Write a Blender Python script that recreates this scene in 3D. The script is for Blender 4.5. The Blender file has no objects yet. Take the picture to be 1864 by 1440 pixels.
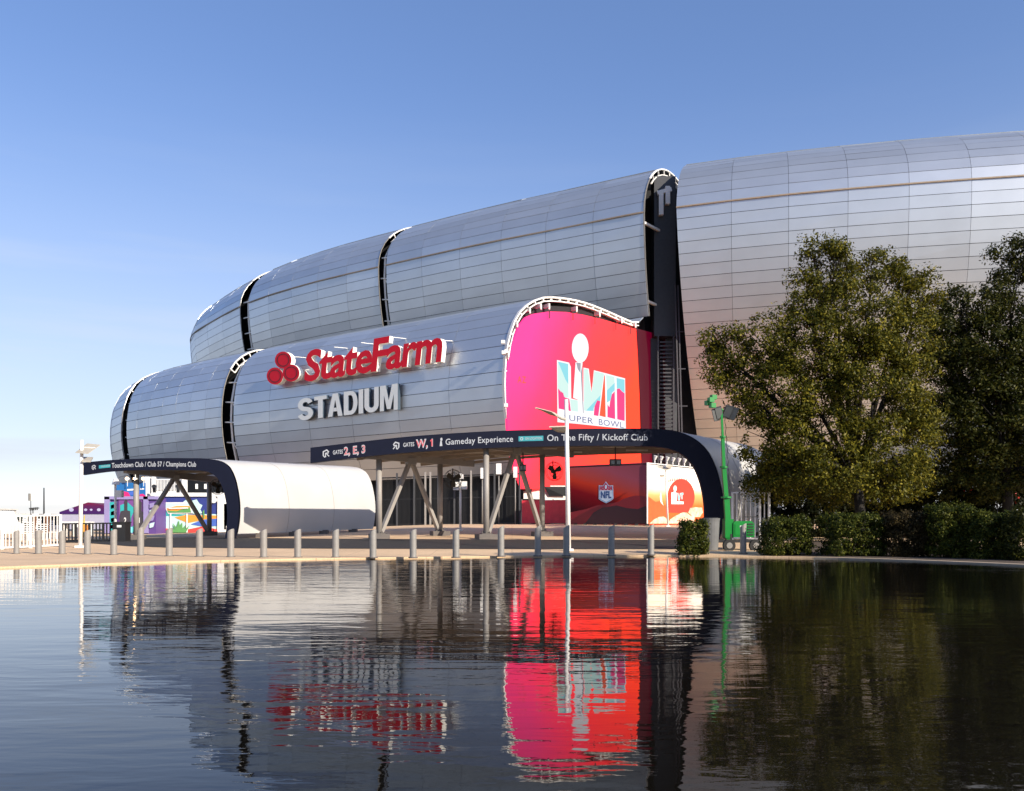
import bpy, math, random
import numpy as np
from mathutils import Vector
random.seed(7); rng = np.random.default_rng(7)
D = bpy.data; SC = bpy.context.scene; COL = SC.collection
# ------------------------------------------------------------------ camera, light, exposure
F = 1550.0; CX = 932.0; HY = 955.0; EYE = 1.25          # focal length in photo pixels, principal point, eye height above the water
SUN_EL = math.radians(25); SUN = Vector((0.671, -0.609, 0.4226)).normalized()
cam = D.cameras.new('camera'); co = D.objects.new('camera', cam); COL.objects.link(co)
co.location = (0, 0, EYE); co.rotation_euler = (math.radians(90), 0, 0)
cam.sensor_width = 36; cam.lens = F/1864*36; cam.shift_y = (HY-720)/1864; cam.clip_end = 6000; cam.clip_start = 0.1
SC.camera = co
w = D.worlds.new('World'); SC.world = w; w.use_nodes = True
nt = w.node_tree; nt.nodes.clear()
o_ = nt.nodes.new('ShaderNodeOutputWorld'); bg = nt.nodes.new('ShaderNodeBackground'); sk = nt.nodes.new('ShaderNodeTexSky')
sk.sky_type = 'NISHITA'; sk.sun_disc = False; sk.sun_elevation = SUN_EL
sk.sun_rotation = math.atan2(SUN.x, SUN.y)
sk.altitude = 300; sk.air_density = 1.0; sk.dust_density = 0.1; sk.ozone_density = 4.0
bg.inputs[1].default_value = 0.115
tc = nt.nodes.new('ShaderNodeTexCoord'); mp = nt.nodes.new('ShaderNodeMapping'); mp.inputs['Scale'].default_value = (1.2, 1.2, 14)
nz = nt.nodes.new('ShaderNodeTexNoise'); nz.inputs['Scale'].default_value = 2.2; nz.inputs['Detail'].default_value = 7
cr = nt.nodes.new('ShaderNodeValToRGB'); cr.color_ramp.elements[0].color = (.55, .55, .55, 1); cr.color_ramp.elements[0].position = 0.5; cr.color_ramp.elements[1].position = 0.82
sx = nt.nodes.new('ShaderNodeSeparateXYZ'); rm = nt.nodes.new('ShaderNodeMapRange')
rm.interpolation_type = 'SMOOTHERSTEP'; rm.inputs['From Min'].default_value = 0.0; rm.inputs['From Max'].default_value = 0.50; rm.inputs['To Min'].default_value = 1.0; rm.inputs['To Max'].default_value = 0
mu = nt.nodes.new('ShaderNodeMath'); mu.operation = 'MULTIPLY'
mx = nt.nodes.new('ShaderNodeMix'); mx.data_type = 'RGBA'; mx.inputs['B'].default_value = (3.5, 3.75, 4.0, 1)
L = nt.links.new
L(tc.outputs['Generated'], mp.inputs[0]); L(mp.outputs[0], nz.inputs['Vector']); L(nz.outputs['Fac'], cr.inputs[0])
L(tc.outputs['Generated'], sx.inputs[0]); L(sx.outputs['Z'], rm.inputs['Value']); L(cr.outputs[0], mu.inputs[0]); L(rm.outputs[0], mu.inputs[1])
ga = nt.nodes.new('ShaderNodeGamma'); ga.inputs[1].default_value = 0.78; hs = nt.nodes.new('ShaderNodeHueSaturation'); hs.inputs['Saturation'].default_value = 1.16
L(sk.outputs[0], ga.inputs[0]); tint = nt.nodes.new('ShaderNodeMix'); tint.data_type = 'RGBA'; tint.blend_type = 'MULTIPLY'; tint.inputs['Factor'].default_value = 1; tint.inputs['B'].default_value = (1.32, 1.12, 1.23, 1); L(ga.outputs[0], hs.inputs['Color'])
L(mu.outputs[0], mx.inputs['Factor']); L(hs.outputs[0], tint.inputs['A']); L(tint.outputs['Result'], mx.inputs['A']); L(mx.outputs['Result'], bg.inputs[0]); L(bg.outputs[0], o_.inputs[0])
sl = D.lights.new('sun', 'SUN'); sl.energy = 4.0; sl.angle = math.radians(0.5); sl.color = (1.0, 0.90, 0.76)
so = D.objects.new('sun', sl); COL.objects.link(so); so.location = (60, -40, 60)
so.rotation_euler = SUN.to_track_quat('Z', 'Y').to_euler()
SC.view_settings.view_transform = 'Standard'; SC.view_settings.look = 'None'; SC.view_settings.exposure = 0.9; SC.view_settings.gamma = 1.0
SC.view_settings.use_curve_mapping = False
SC.cycles.max_bounces = 8

# ------------------------------------------------------------------ helpers
def P(px, py, Y): return Vector(((px-CX)/F*Y, Y, EYE+(HY-py)/F*Y))
def hY(Y): return float(np.interp(Y, [33, 38, 44, 50, 66, 80, 400], [.05, .20, .48, .64, 1.22, 1.3, 1.3]))
def g(x, y):
    wx = float(np.interp(x, [-26, -6], [.45, 1.0])); return 0.05 + (hY(y)-.05)*wx
def gp(px, py):
    lo, hi = 8.0, 200.0
    for _ in range(50):
        m = (lo+hi)/2; p = P(px, py, m)
        if p.z > g(p.x, p.y): lo = m
        else: hi = m
    return P(px, py, lo)
def gxy(x, y): return Vector((x, y, g(x, y)))
def setp(o, label=None, cat=None, group=None, kind=None):
    if label: o['label'] = label
    if cat: o['category'] = cat
    if group: o['group'] = group
    if kind: o['kind'] = kind
    return o
def thing(name, label, cat, loc=(0, 0, 0), group=None):
    o = D.objects.new(name, None); COL.objects.link(o); o.location = loc; o.empty_display_size = .3
    return setp(o, label, cat, group)
def root_loc(p):
    v = Vector((0, 0, 0))
    while p is not None: v = v + Vector(p.location); p = p.parent
    return v
class MB:
    def __init__(s): s.v = []; s.f = []; s.m = []
    def add(s, vs, fs, mi=0):
        n = len(s.v); s.v += [tuple(v) for v in vs]; s.f += [tuple(i+n for i in f) for f in fs]; s.m += [mi]*len(fs); return s
    def box(s, c, size, rz=0, mi=0):
        hx, hy, hz = size[0]/2, size[1]/2, size[2]/2; ca, sa = math.cos(rz), math.sin(rz); vs = []
        for z in (-hz, hz):
            for x, y in ((-hx, -hy), (hx, -hy), (hx, hy), (-hx, hy)): vs.append((c[0]+x*ca-y*sa, c[1]+x*sa+y*ca, c[2]+z))
        return s.add(vs, [(3, 2, 1, 0), (4, 5, 6, 7), (0, 1, 5, 4), (1, 2, 6, 5), (2, 3, 7, 6), (3, 0, 4, 7)], mi)
    def tube(s, pts, r, n=8, mi=0, cap=True):
        pts = [Vector(p) for p in pts]; k = len(pts); r = r if isinstance(r, (list, tuple)) else [r]*k; vs = []; fs = []
        for i, p in enumerate(pts):
            d = (pts[min(i+1, k-1)]-pts[max(i-1, 0)]).normalized()
            a = Vector((0, 0, 1)) if abs(d.z) < .9 else Vector((1, 0, 0))
            u = d.cross(a).normalized(); w_ = u.cross(d)
            for j in range(n):
                t = 2*math.pi*j/n; vs.append(p+(u*math.cos(t)+w_*math.sin(t))*r[i])
        for i in range(k-1):
            for j in range(n):
                a, b = i*n+j, i*n+(j+1) % n; fs.append((a, a+n, b+n, b))
        if cap: fs.append(tuple(range(n))); fs.append(tuple(reversed(range((k-1)*n, k*n))))
        return s.add(vs, fs, mi)
    def bar(s, p0, p1, wd, ht, mi=0, up=(0, 0, 1)):
        p0, p1 = Vector(p0), Vector(p1); d = (p1-p0).normalized(); up = Vector(up)
        if abs(d.dot(up)) > .98: up = Vector((0, 1, 0))
        u = d.cross(up).normalized()*wd/2; v = u.cross(d).normalized()*ht/2
        vs = [p+a*u+b*v for p in (p0, p1) for a, b in ((-1, -1), (1, -1), (1, 1), (-1, 1))]
        return s.add(vs, [(0, 1, 2, 3), (7, 6, 5, 4), (0, 4, 5, 1), (1, 5, 6, 2), (2, 6, 7, 3), (3, 7, 4, 0)], mi)
    def slab(s, poly, off, mi=0, side=None, back=True):
        """planar polygon (world points) given thickness along the vector off"""
        n = len(poly); off = Vector(off); vs = [Vector(p) for p in poly]+[Vector(p)+off for p in poly]
        s.add(vs, [tuple(range(n))]+([tuple(reversed(range(n, 2*n)))] if back else []), mi)
        k = len(s.v)-2*n; sm = mi if side is None else side
        for i in range(n): s.f.append((k+i, k+n+i, k+n+(i+1) % n, k+(i+1) % n)); s.m.append(sm)
        return s
    def grid(s, rows, mi=0, flip=False):
        R, C = len(rows), len(rows[0]); vs = [p for r in rows for p in r]; fs = []
        for i in range(R-1):
            for j in range(C-1):
                f = (i*C+j, i*C+j+1, (i+1)*C+j+1, (i+1)*C+j); fs.append(tuple(reversed(f)) if flip else f)
        return s.add(vs, fs, mi)
    def build(s, name, mats, parent=None, smooth=False, label=None, kind=None):
        o0 = root_loc(parent); me = D.meshes.new(name)
        me.from_pydata([(v[0]-o0.x, v[1]-o0.y, v[2]-o0.z) for v in s.v], [], s.f)
        for m in (mats if isinstance(mats, (list, tuple)) else [mats]): me.materials.append(m)
        if len(me.materials) > 1: me.polygons.foreach_set('material_index', s.m)
        if smooth: me.polygons.foreach_set('use_smooth', [True]*len(me.polygons))
        me.update(); o = D.objects.new(name, me); COL.objects.link(o)
        if parent is not None: o.parent = parent
        return setp(o, label, None, None, kind)
def top(o, label, cat, group=None, kind=None): return setp(o, label, cat, group, kind)
def copy_tree(o, parent=None, loc=None):
    c = o.copy(); COL.objects.link(c)
    if parent is not None: c.parent = parent
    if loc is not None: c.location = loc
    for ch in list(o.children): copy_tree(ch, c)
    return c
def catmull(pts, n):
    p = np.array(pts, float); p = np.vstack([2*p[0]-p[1], p, 2*p[-1]-p[-2]]); out = []
    d = np.maximum(np.linalg.norm(np.diff(p[:, :2], axis=0), axis=1), 1e-6)**.5
    for i in range(1, len(p)-2):
        t0, t1, t2, t3 = 0, d[i-1], d[i-1]+d[i], d[i-1]+d[i]+d[i+1]
        for t in np.linspace(t1, t2, n, endpoint=False):
            A1 = (t1-t)/(t1-t0)*p[i-1]+(t-t0)/(t1-t0)*p[i]; A2 = (t2-t)/(t2-t1)*p[i]+(t-t1)/(t2-t1)*p[i+1]; A3 = (t3-t)/(t3-t2)*p[i+1]+(t-t2)/(t3-t2)*p[i+2]
            B1 = (t2-t)/(t2-t0)*A1+(t-t0)/(t2-t0)*A2; B2 = (t3-t)/(t3-t1)*A2+(t-t1)/(t3-t1)*A3
            out.append((t2-t)/(t2-t1)*B1+(t-t1)/(t2-t1)*B2)
    out.append(p[-2]); return np.array(out)

# ------------------------------------------------------------------ materials
def mat(name, col, rough=.6, metal=0, var=.12, scale=3., bump=0., bscale=20., spec=.5, island=0., coat=0.):
    m = D.materials.new(name); m.use_nodes = True; n = m.node_tree.nodes; b = n['Principled BSDF']; lk = m.node_tree.links.new
    b.inputs['Roughness'].default_value = rough; b.inputs['Metallic'].default_value = metal; b.inputs['Specular IOR Level'].default_value = spec
    b.inputs['Coat Weight'].default_value = coat
    t = n.new('ShaderNodeTexCoord'); z = n.new('ShaderNodeTexNoise'); z.inputs['Scale'].default_value = scale; z.inputs['Detail'].default_value = 6
    lk(t.outputs['Object'], z.inputs['Vector'])
    r = n.new('ShaderNodeMapRange'); r.inputs['From Min'].default_value = .25; r.inputs['From Max'].default_value = .75
    r.inputs['To Min'].default_value = 1-var; r.inputs['To Max'].default_value = 1+var; lk(z.outputs['Fac'], r.inputs['Value'])
    fac = r.outputs[0]
    if island:
        ge = n.new('ShaderNodeNewGeometry'); r2 = n.new('ShaderNodeMapRange'); r2.inputs['To Min'].default_value = 1-island; r2.inputs['To Max'].default_value = 1+island
        lk(ge.outputs['Random Per Island'], r2.inputs['Value']); mm = n.new('ShaderNodeMath'); mm.operation = 'MULTIPLY'
        lk(fac, mm.inputs[0]); lk(r2.outputs[0], mm.inputs[1]); fac = mm.outputs[0]
    v = n.new('ShaderNodeVectorMath'); v.operation = 'SCALE'; v.inputs[0].default_value = col[:3]; lk(fac, v.inputs['Scale']); lk(v.outputs[0], b.inputs['Base Color'])
    if bump:
        z2 = n.new('ShaderNodeTexNoise'); z2.inputs['Scale'].default_value = bscale; z2.inputs['Detail'].default_value = 5; lk(t.outputs['Object'], z2.inputs['Vector'])
        bp = n.new('ShaderNodeBump'); bp.inputs['Strength'].default_value = 1; bp.inputs['Distance'].default_value = bump; lk(z2.outputs['Fac'], bp.inputs['Height']); lk(bp.outputs[0], b.inputs['Normal'])
    return m
def emit(name, col, st=1.0):
    m = D.materials.new(name); m.use_nodes = True; b = m.node_tree.nodes['Principled BSDF']
    b.inputs['Specular IOR Level'].default_value = .08; b.inputs['Base Color'].default_value = (.008, .008, .008, 1); b.inputs['Roughness'].default_value = .5
    b.inputs['Emission Color'].default_value = (*col, 1); b.inputs['Emission Strength'].default_value = st; return m
def ramp_mat(name, axis_vec, stops, emission=0., rough=.45, noise=0., nscale=.3, nstretch=(1, 1, 1), offset=0.):
    """printed or lit picture: a colour ramp along a direction of object space, roughened by noise"""
    m = D.materials.new(name); m.use_nodes = True; n = m.node_tree.nodes; b = n['Principled BSDF']; lk = m.node_tree.links.new
    t = n.new('ShaderNodeTexCoord'); d = n.new('ShaderNodeVectorMath'); d.operation = 'DOT_PRODUCT'; d.inputs[1].default_value = axis_vec
    lk(t.outputs['Object'], d.inputs[0]); z = n.new('ShaderNodeTexNoise'); z.inputs['Scale'].default_value = nscale; z.inputs['Detail'].default_value = 4
    mp_ = n.new('ShaderNodeMapping'); mp_.inputs['Scale'].default_value = nstretch; lk(t.outputs['Object'], mp_.inputs[0]); lk(mp_.outputs[0], z.inputs['Vector'])
    a = n.new('ShaderNodeMath'); a.operation = 'MULTIPLY_ADD'; a.inputs[1].default_value = noise; lk(z.outputs['Fac'], a.inputs[0])
    a2 = n.new('ShaderNodeMath'); a2.operation = 'ADD'; a2.inputs[1].default_value = offset-noise/2; lk(d.outputs['Value'], a2.inputs[0]); lk(a2.outputs[0], a.inputs[2])
    r = n.new('ShaderNodeValToRGB'); e = r.color_ramp.elements
    while len(e) < len(stops): e.new(.5)
    for k, (ps, c) in enumerate(stops): e[k].position = ps; e[k].color = (*c, 1)
    lk(a.outputs[0], r.inputs[0]); b.inputs['Roughness'].default_value = rough; b.inputs['Specular IOR Level'].default_value = .12
    if emission:
        b.inputs['Specular IOR Level'].default_value = .08; b.inputs['Base Color'].default_value = (.008, .008, .008, 1); lk(r.outputs[0], b.inputs['Emission Color']); b.inputs['Emission Strength'].default_value = emission
    else: lk(r.outputs[0], b.inputs['Base Color'])
    return m
def srgb(r, g_, b): return tuple(((c/255)/12.92 if c < 10 else ((c/255+.055)/1.055)**2.4) for c in (r, g_, b))
M_panel = mat('silver_cladding', (.55, .575, .60), .37, .74, .05, .35, 0, 1, island=.08)
M_panel_d = mat('cladding_backing', (.03, .032, .036), .8)
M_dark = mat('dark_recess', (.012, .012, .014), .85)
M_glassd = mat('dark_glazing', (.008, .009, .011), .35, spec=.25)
M_seam = mat('tan_gutter', (.30, .235, .17), .6)
M_white = mat('white_steel_paint', (.74, .73, .70), .45, var=.06)
M_frame = mat('frame_white_paint', (.80, .77, .72), .5, var=.06)
M_shaft = mat('shaft_metal', (.05, .052, .058), .6, .2)
M_louver = mat('louver_metal', (.05, .048, .055), .55, .3)
M_shell = mat('shell_white_metal', (.47, .46, .44), .42, .0, .07, .5)
M_navy = mat('navy_fascia', (.0055, .0075, .020), .55, 0, .1, spec=.18)
M_soffit = mat('taupe_soffit', (.30, .255, .21), .6)
M_col = mat('column_paint', (.27, .25, .23), .5, var=.08)
M_plinth = mat('plinth_concrete', (.12, .105, .095), .85, bump=.004)
M_letter = mat('fascia_lettering', (.40, .42, .45), .5, var=.03)
M_lred = mat('fascia_red', (.50, .07, .09), .5, var=.03)
M_teal = mat('fascia_teal', (.03, .27, .31), .5, var=.03)
M_red = mat('sign_red', (.66, .008, .025), .5, var=.05, spec=.2)
M_redline = mat('sign_groove', (.10, .008, .012), .6)
M_cream = mat('sign_return_white', (.80, .77, .70), .5, var=.04)
M_sgrey = mat('sign_face_white', (.74, .77, .74), .45, var=.03)
M_snavy = mat('sign_return_navy', (.045, .07, .10), .5)
M_galv = mat('bollard_steel', (.25, .235, .215), .5, .1, .10, 6)
M_pole = mat('pole_white', (.80, .77, .73), .4, var=.05)
M_solar = mat('solar_panel_back', (.40, .36, .29), .5)
M_black = mat('black_paint', (.015, .015, .016), .5)
M_rubber = mat('rubber', (.02, .02, .02), .85)
M_green = mat('green_machine_paint', (.005, .20, .028), .35, var=.06)
M_lens = mat('lamp_glass', (.14, .15, .15), .2, .3)
M_bin = mat('stone_bin', (.13, .13, .127), .8, bump=.006, bscale=30)
M_bark = mat('bark', (.014, .011, .008), .9, bump=.02, bscale=9)
M_soil = mat('soil_mulch', (.075, .05, .033), .95, var=.4, scale=5, bump=.03, bscale=9)
M_kerb = mat('rim_concrete', (.30, .25, .19), .8, var=.15, bump=.003)
M_redtarp = mat('red_tarp', (.62, .03, .05), .55, bump=.03, bscale=1.2)
M_wall_l = mat('pale_wall', (.62, .59, .54), .7)
def leaf_mat(name, c0, c1, c2):
    m = D.materials.new(name); m.use_nodes = True; n = m.node_tree.nodes; lk = m.node_tree.links.new; b = n['Principled BSDF']; out = n['Material Output']
    ge = n.new('ShaderNodeNewGeometry'); r = n.new('ShaderNodeValToRGB'); e = r.color_ramp.elements; e.new(.5)
    for k, (ps, c) in enumerate(((0., c0), (.55, c1), (1., c2))): e[k].position = ps; e[k].color = (*c, 1)
    lk(ge.outputs['Random Per Island'], r.inputs[0]); lk(r.outputs[0], b.inputs['Base Color']); b.inputs['Roughness'].default_value = .48; b.inputs['Specular IOR Level'].default_value = .12
    tr = n.new('ShaderNodeBsdfTranslucent'); lk(r.outputs[0], tr.inputs[0]); mixs = n.new('ShaderNodeMixShader'); mixs.inputs[0].default_value = .28
    lk(b.outputs[0], mixs.inputs[1]); lk(tr.outputs[0], mixs.inputs[2]); lk(mixs.outputs[0], out.inputs[0]); return m
M_leaf = leaf_mat('olive_leaves', (.026, .031, .005), (.080, .081, .009), (.235, .195, .020))
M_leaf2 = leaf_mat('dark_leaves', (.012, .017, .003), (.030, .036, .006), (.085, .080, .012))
M_shrub = leaf_mat('shrub_leaves', (.010, .018, .003), (.042, .056, .008), (.15, .15, .022))
M_shrubb = leaf_mat('brown_shrub_leaves', (.018, .014, .005), (.045, .032, .013), (.085, .065, .024))
M_ivy = leaf_mat('ivy_leaves', (.004, .007, .002), (.009, .013, .004), (.03, .03, .008))
M_flower = mat('red_flowers', (.45, .03, .02), .6)

# ------------------------------------------------------------------ ground, pond, road
pond_pts = [(-14.6, 24.2), (-10.0, 28.7), (-4.7, 31.3), (1.5, 33.1), (7.0, 33.3), (11.4, 31.4), (13.2, 29.6), (15.5, 25.6), (17, 18), (15, 8), (9, 1), (0, -2.2), (-9, 0), (-15, 7), (-17, 16)]
pc = np.array((0.5, 15.5)); pp = np.array(pond_pts)-pc; ang = np.unwrap(np.arctan2(pp[:, 1], pp[:, 0])); rad = np.hypot(pp[:, 0], pp[:, 1])
o = np.argsort(ang); A = ang[o]; R = rad[o]; A = np.concatenate([A-2*math.pi, A, A+2*math.pi]); R = np.tile(R, 3)
th = np.linspace(0, 2*math.pi, 289)[:-1]; loc = catmull(np.column_stack([A, R]), 24); rho = np.interp(th, loc[:, 0], loc[:, 1])
def edge(k, off=0.): r = rho[k % 288]+off; a = th[k % 288]; return pc[0]+r*math.cos(a), pc[1]+r*math.sin(a)
rings = [0, .3]+[1+.8*i for i in range(75)]+[62, 66, 72, 80, 90, 110, 150, 250, 600, 3000]
def ring(off, z=None): return [(*edge(k, off), (g(*edge(k, off)) if z is None else z)) for k in range(289)]
mg = D.materials.new('plaza_paving'); mg.use_nodes = True; n = mg.node_tree.nodes; lk = mg.node_tree.links.new; b = n['Principled BSDF']; b.inputs['Roughness'].default_value = .85
t = n.new('ShaderNodeTexCoord'); z1 = n.new('ShaderNodeTexNoise'); z1.inputs['Scale'].default_value = .35; z1.inputs['Detail'].default_value = 8; z1.inputs['Roughness'].default_value = .7
z2 = n.new('ShaderNodeTexNoise'); z2.inputs['Scale'].default_value = 25; z2.inputs['Detail'].default_value = 3
br = n.new('ShaderNodeTexBrick'); br.inputs['Scale'].default_value = 1; br.inputs['Mortar Size'].default_value = .012; br.inputs['Brick Width'].default_value = 3.2; br.inputs['Row Height'].default_value = 1.6
br.offset = 0; br.inputs['Color1'].default_value = (.68, .47, .275, 1); br.inputs['Color2'].default_value = (.64, .44, .26, 1); br.inputs['Mortar'].default_value = (.46, .31, .185, 1)
for q in (z1, z2, br): lk(t.outputs['Object'], q.inputs['Vector'])
ad = n.new('ShaderNodeMath'); ad.operation = 'ADD'; lk(z1.outputs['Fac'], ad.inputs[0]); lk(z2.outputs['Fac'], ad.inputs[1])
mr = n.new('ShaderNodeMapRange'); mr.inputs['From Min'].default_value = .7; mr.inputs['From Max'].default_value = 1.3; mr.inputs['To Min'].default_value = .78; mr.inputs['To Max'].default_value = 1.18; lk(ad.outputs[0], mr.inputs[0])
sc = n.new('ShaderNodeVectorMath'); sc.operation = 'SCALE'; ln = n.new('ShaderNodeVectorMath'); ln.operation = 'DISTANCE'; ln.inputs[1].default_value = (0, 45, 0); lk(t.outputs['Object'], ln.inputs[0])
fr_ = n.new('ShaderNodeMapRange'); fr_.inputs['From Min'].default_value = 58; fr_.inputs['From Max'].default_value = 60; lk(ln.outputs['Value'], fr_.inputs[0])
mxg = n.new('ShaderNodeMix'); mxg.data_type = 'RGBA'; mxg.inputs['B'].default_value = (.13, .14, .15, 1); lk(fr_.outputs[0], mxg.inputs['Factor']); lk(br.outputs['Color'], mxg.inputs['A']); lk(mxg.outputs['Result'], sc.inputs[0]); lk(mr.outputs[0], sc.inputs['Scale']); lk(sc.outputs[0], b.inputs['Base Color'])
bp = n.new('ShaderNodeBump'); bp.inputs['Distance'].default_value = .006; lk(z2.outputs['Fac'], bp.inputs['Height']); lk(bp.outputs[0], b.inputs['Normal'])
mb = MB(); mb.grid([ring(0, -.25)]+[ring(q) for q in rings], flip=True)
setp(mb.build('ground', mg, smooth=False), 'tan concrete plaza around the dark pond', kind='structure')
mb = MB(); mb.add([(*edge(k, .01), -.45) for k in range(288)], [tuple(range(288))]); setp(mb.build('pond_bed', mat('pond_bed_black', (.010, .010, .009), .8)), 'black bed of the pond', kind='structure')
mw = D.materials.new('pond_water'); mw.use_nodes = True; n = mw.node_tree.nodes; lk = mw.node_tree.links.new; b = n['Principled BSDF']
b.inputs['Base Color'].default_value = (.006, .0052, .004, 1); b.inputs['Roughness'].default_value = .015; b.inputs['IOR'].default_value = 1.30
t = n.new('ShaderNodeTexCoord')
def wave(scale, stretch, rot, det, dist=0.):
    m_ = n.new('ShaderNodeMapping'); m_.inputs['Scale'].default_value = stretch; m_.inputs['Rotation'].default_value = (0, 0, rot); lk(t.outputs['Object'], m_.inputs[0])
    q = n.new('ShaderNodeTexNoise'); q.inputs['Scale'].default_value = scale; q.inputs['Detail'].default_value = det; q.inputs['Distortion'].default_value = dist; lk(m_.outputs[0], q.inputs['Vector']); return q.outputs['Fac']
def mulc(s_, c): q = n.new('ShaderNodeMath'); q.operation = 'MULTIPLY'; q.inputs[1].default_value = c; lk(s_, q.inputs[0]); return q.outputs[0]
def addn(a_, b_): q = n.new('ShaderNodeMath'); q.operation = 'ADD'; lk(a_, q.inputs[0]); lk(b_, q.inputs[1]); return q.outputs[0]
pt = wave(.16, (.6, 1, 1), .3, 2); pm = n.new('ShaderNodeMapRange'); pm.inputs['From Min'].default_value = .38; pm.inputs['From Max'].default_value = .62; pm.inputs['To Min'].default_value = .35; pm.inputs['To Max'].default_value = 1.25; lk(pt, pm.inputs[0])
hh = addn(addn(mulc(wave(1.5, (.35, 1, 1), .22, 2, .3), .0095), mulc(wave(4.2, (.28, 1, 1), -.12, 2, .4), .0048)), mulc(wave(13, (.4, 1, 1), .1, 2), .0011))
bp = n.new('ShaderNodeBump'); bp.inputs['Strength'].default_value = 1; bp.inputs['Distance'].default_value = 1; hm = n.new('ShaderNodeMath'); hm.operation = 'MULTIPLY'; lk(hh, hm.inputs[0]); lk(pm.outputs[0], hm.inputs[1]); lk(hm.outputs[0], bp.inputs['Height']); lk(bp.outputs[0], b.inputs['Normal'])
mb = MB(); mb.add([(*edge(k, .005), 0) for k in range(288)], [tuple(range(288))]); setp(mb.build('water', mw), 'dark rippled pond water reflecting the stadium', kind='structure')
# raised concrete lip on the planted right-hand side
ks = [k for k in range(-60, 76)]
def lipk(): return [k for k in ks if edge(k)[0] > 11.0 and edge(k)[1] > 2]
mb = MB(); kk = lipk()
mb.grid([[(*edge(k, -.06), -.2) for k in kk], [(*edge(k, -.06), .045) for k in kk], [(*edge(k, .32), .055) for k in kk], [(*edge(k, .32), .0) for k in kk]], flip=True)
setp(mb.build('pond_rim', M_kerb), 'pale concrete rim of the pond beside the shrubs', kind='structure')
mb = MB(); kb = [k for k in range(-60, 90) if edge(k)[0] > 9.3 and edge(k)[1] > 4]
mb.grid([[(*edge(k, q), g(*edge(k, q))+.012) for k in kb] for q in (.34, 1, 2, 3, 4, 5, 6, 7, 8, 9, 10, 11, 12)], flip=True)
setp(mb.build('planting_bed', M_soil), 'dark soil bed under the trees and shrubs', kind='structure')
M_asph = mat('asphalt', (.019, .016, .014), .9, var=.3, scale=2, bump=.006, bscale=40)
rx = [95, 130, 161, 200, 236, 300, 400, 499, 600, 700, 800, 900, 1000, 1100, 1200, 1300]
fy = [989, 988, 989, 992, 994.6, 997, 998, 998.6, 999, 999.3, 999.5, 999.8, 1000, 1000, 1000, 1000]
by = [987, 983, 981.5, 980.5, 980, 979.5, 979.5, 980, 981, 981.5, 982, 982.5, 983, 983, 983, 983]
rows = []
for q in np.linspace(0, 1, 8):
    r = []
    for a, f_, b_ in zip(rx, fy, by):
        p0, p1 = gp(a, f_), gp(a, b_); p = p0.lerp(p1, q); r.append((p.x, p.y, g(p.x, p.y)+.018))
    rows.append(r)
mb = MB(); mb.grid(rows); setp(mb.build('road', M_asph), 'dark asphalt lane between the pond plaza and the canopies', kind='structure')

# ------------------------------------------------------------------ stadium
class Path:
    def __init__(s, pts, n=60):
        d = catmull(pts, n); s.x, s.y = d[:, 0], d[:, 1]; dx, dy = np.gradient(s.x), np.gradient(s.y); l = np.hypot(dx, dy)
        s.nx, s.ny = -dy/l, dx/l; s.s = np.concatenate([[0], np.cumsum(np.hypot(np.diff(s.x), np.diff(s.y)))]); s.L = s.s[-1]
        k = np.hypot(s.x-s.x, s.y); s.px = CX+F*s.x/s.y
    def at(s, u):
        f = lambda a: np.interp(u, s.s, a); return f(s.x), f(s.y), f(s.nx), f(s.ny)
    def u_px(s, px, lo=0.):      # arc length where the path projects to px (right-hand branch)
        i = int(np.argmin(s.px)); return float(np.interp(px, s.px[i:], s.s[i:]))
up_path = Path([(-62, 185), (-61.5, 168), (-56.5, 150), (-48, 137.5), (-38, 125.5), (-27.5, 116.4), (-17, 109.0), (-4, 100.4), (6, 94.6), (13.8, 90), (17.1, 88.6), (28.4, 84.9), (48.6, 80.5), (66, 78.5)])
lo_path = Path([(-59, 170), (-62.5, 155), (-63, 138), (-60, 127), (-54, 117.2), (-44, 108), (-32, 98.9), (-22, 91.8), (-11, 84.2), (-0.7, 77)])
# at its right end the lower shell is cut on a plane turned towards the upper wall
uE = lo_path.L; bl = np.clip((lo_path.s-(uE-9))/9, 0, 1)
lo_path.nx = lo_path.nx*(1-bl)+.73*bl; lo_path.ny = lo_path.ny*(1-bl)+.683*bl
def prof_up(hmin=4.):
    h = np.linspace(hmin, 33, 60); t_ = .016*(33-h)**2; a = np.linspace(0, math.pi/2, 50)[1:]
    t2 = 13*(1-np.cos(a)); h2 = 33+8.0*np.sin(a); return np.concatenate([t_, t2, [16, 20, 24]]), np.concatenate([h, h2, [41.05, 41.1, 41.15]])
lo_c = catmull([(1.9, 4.6), (.5, 8.5), (0, 12.7), (.5, 16.8), (1.9, 19.5), (4.4, 21.2), (7, 21.75), (10.5, 21.95), (14, 21.7), (17, 21.35), (19, 21.3), (20.5, 22.4)], 14)
def prof_lo(): return lo_c[:, 0], lo_c[:, 1]
def resample_rows(t_, h, step, anchor_h=None):
    s = np.concatenate([[0], np.cumsum(np.hypot(np.diff(t_), np.diff(h)))])
    a = 0 if anchor_h is None else float(np.interp(anchor_h, h[:60], s[:60]))
    k0 = math.ceil((0-a)/step); k1 = math.floor((s[-1]-a)/step); q = np.array([a+k*step for k in range(k0, k1+1)])
    return np.interp(q, s, t_), np.interp(q, s, h)
def S(path, u, t_, h, out=0.):
    x, y, nx, ny = path.at(u); return Vector((x+nx*(t_-out), y+ny*(t_-out), h+EYE))
def proj(v): return (CX+F*v.x/v.y, HY-(v.z-EYE)*F/v.y)
stad = thing('stadium', 'huge silver metal-clad stadium with curved stacked shells', 'stadium', (0, 95, 1.3))
all_panels = []
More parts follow.
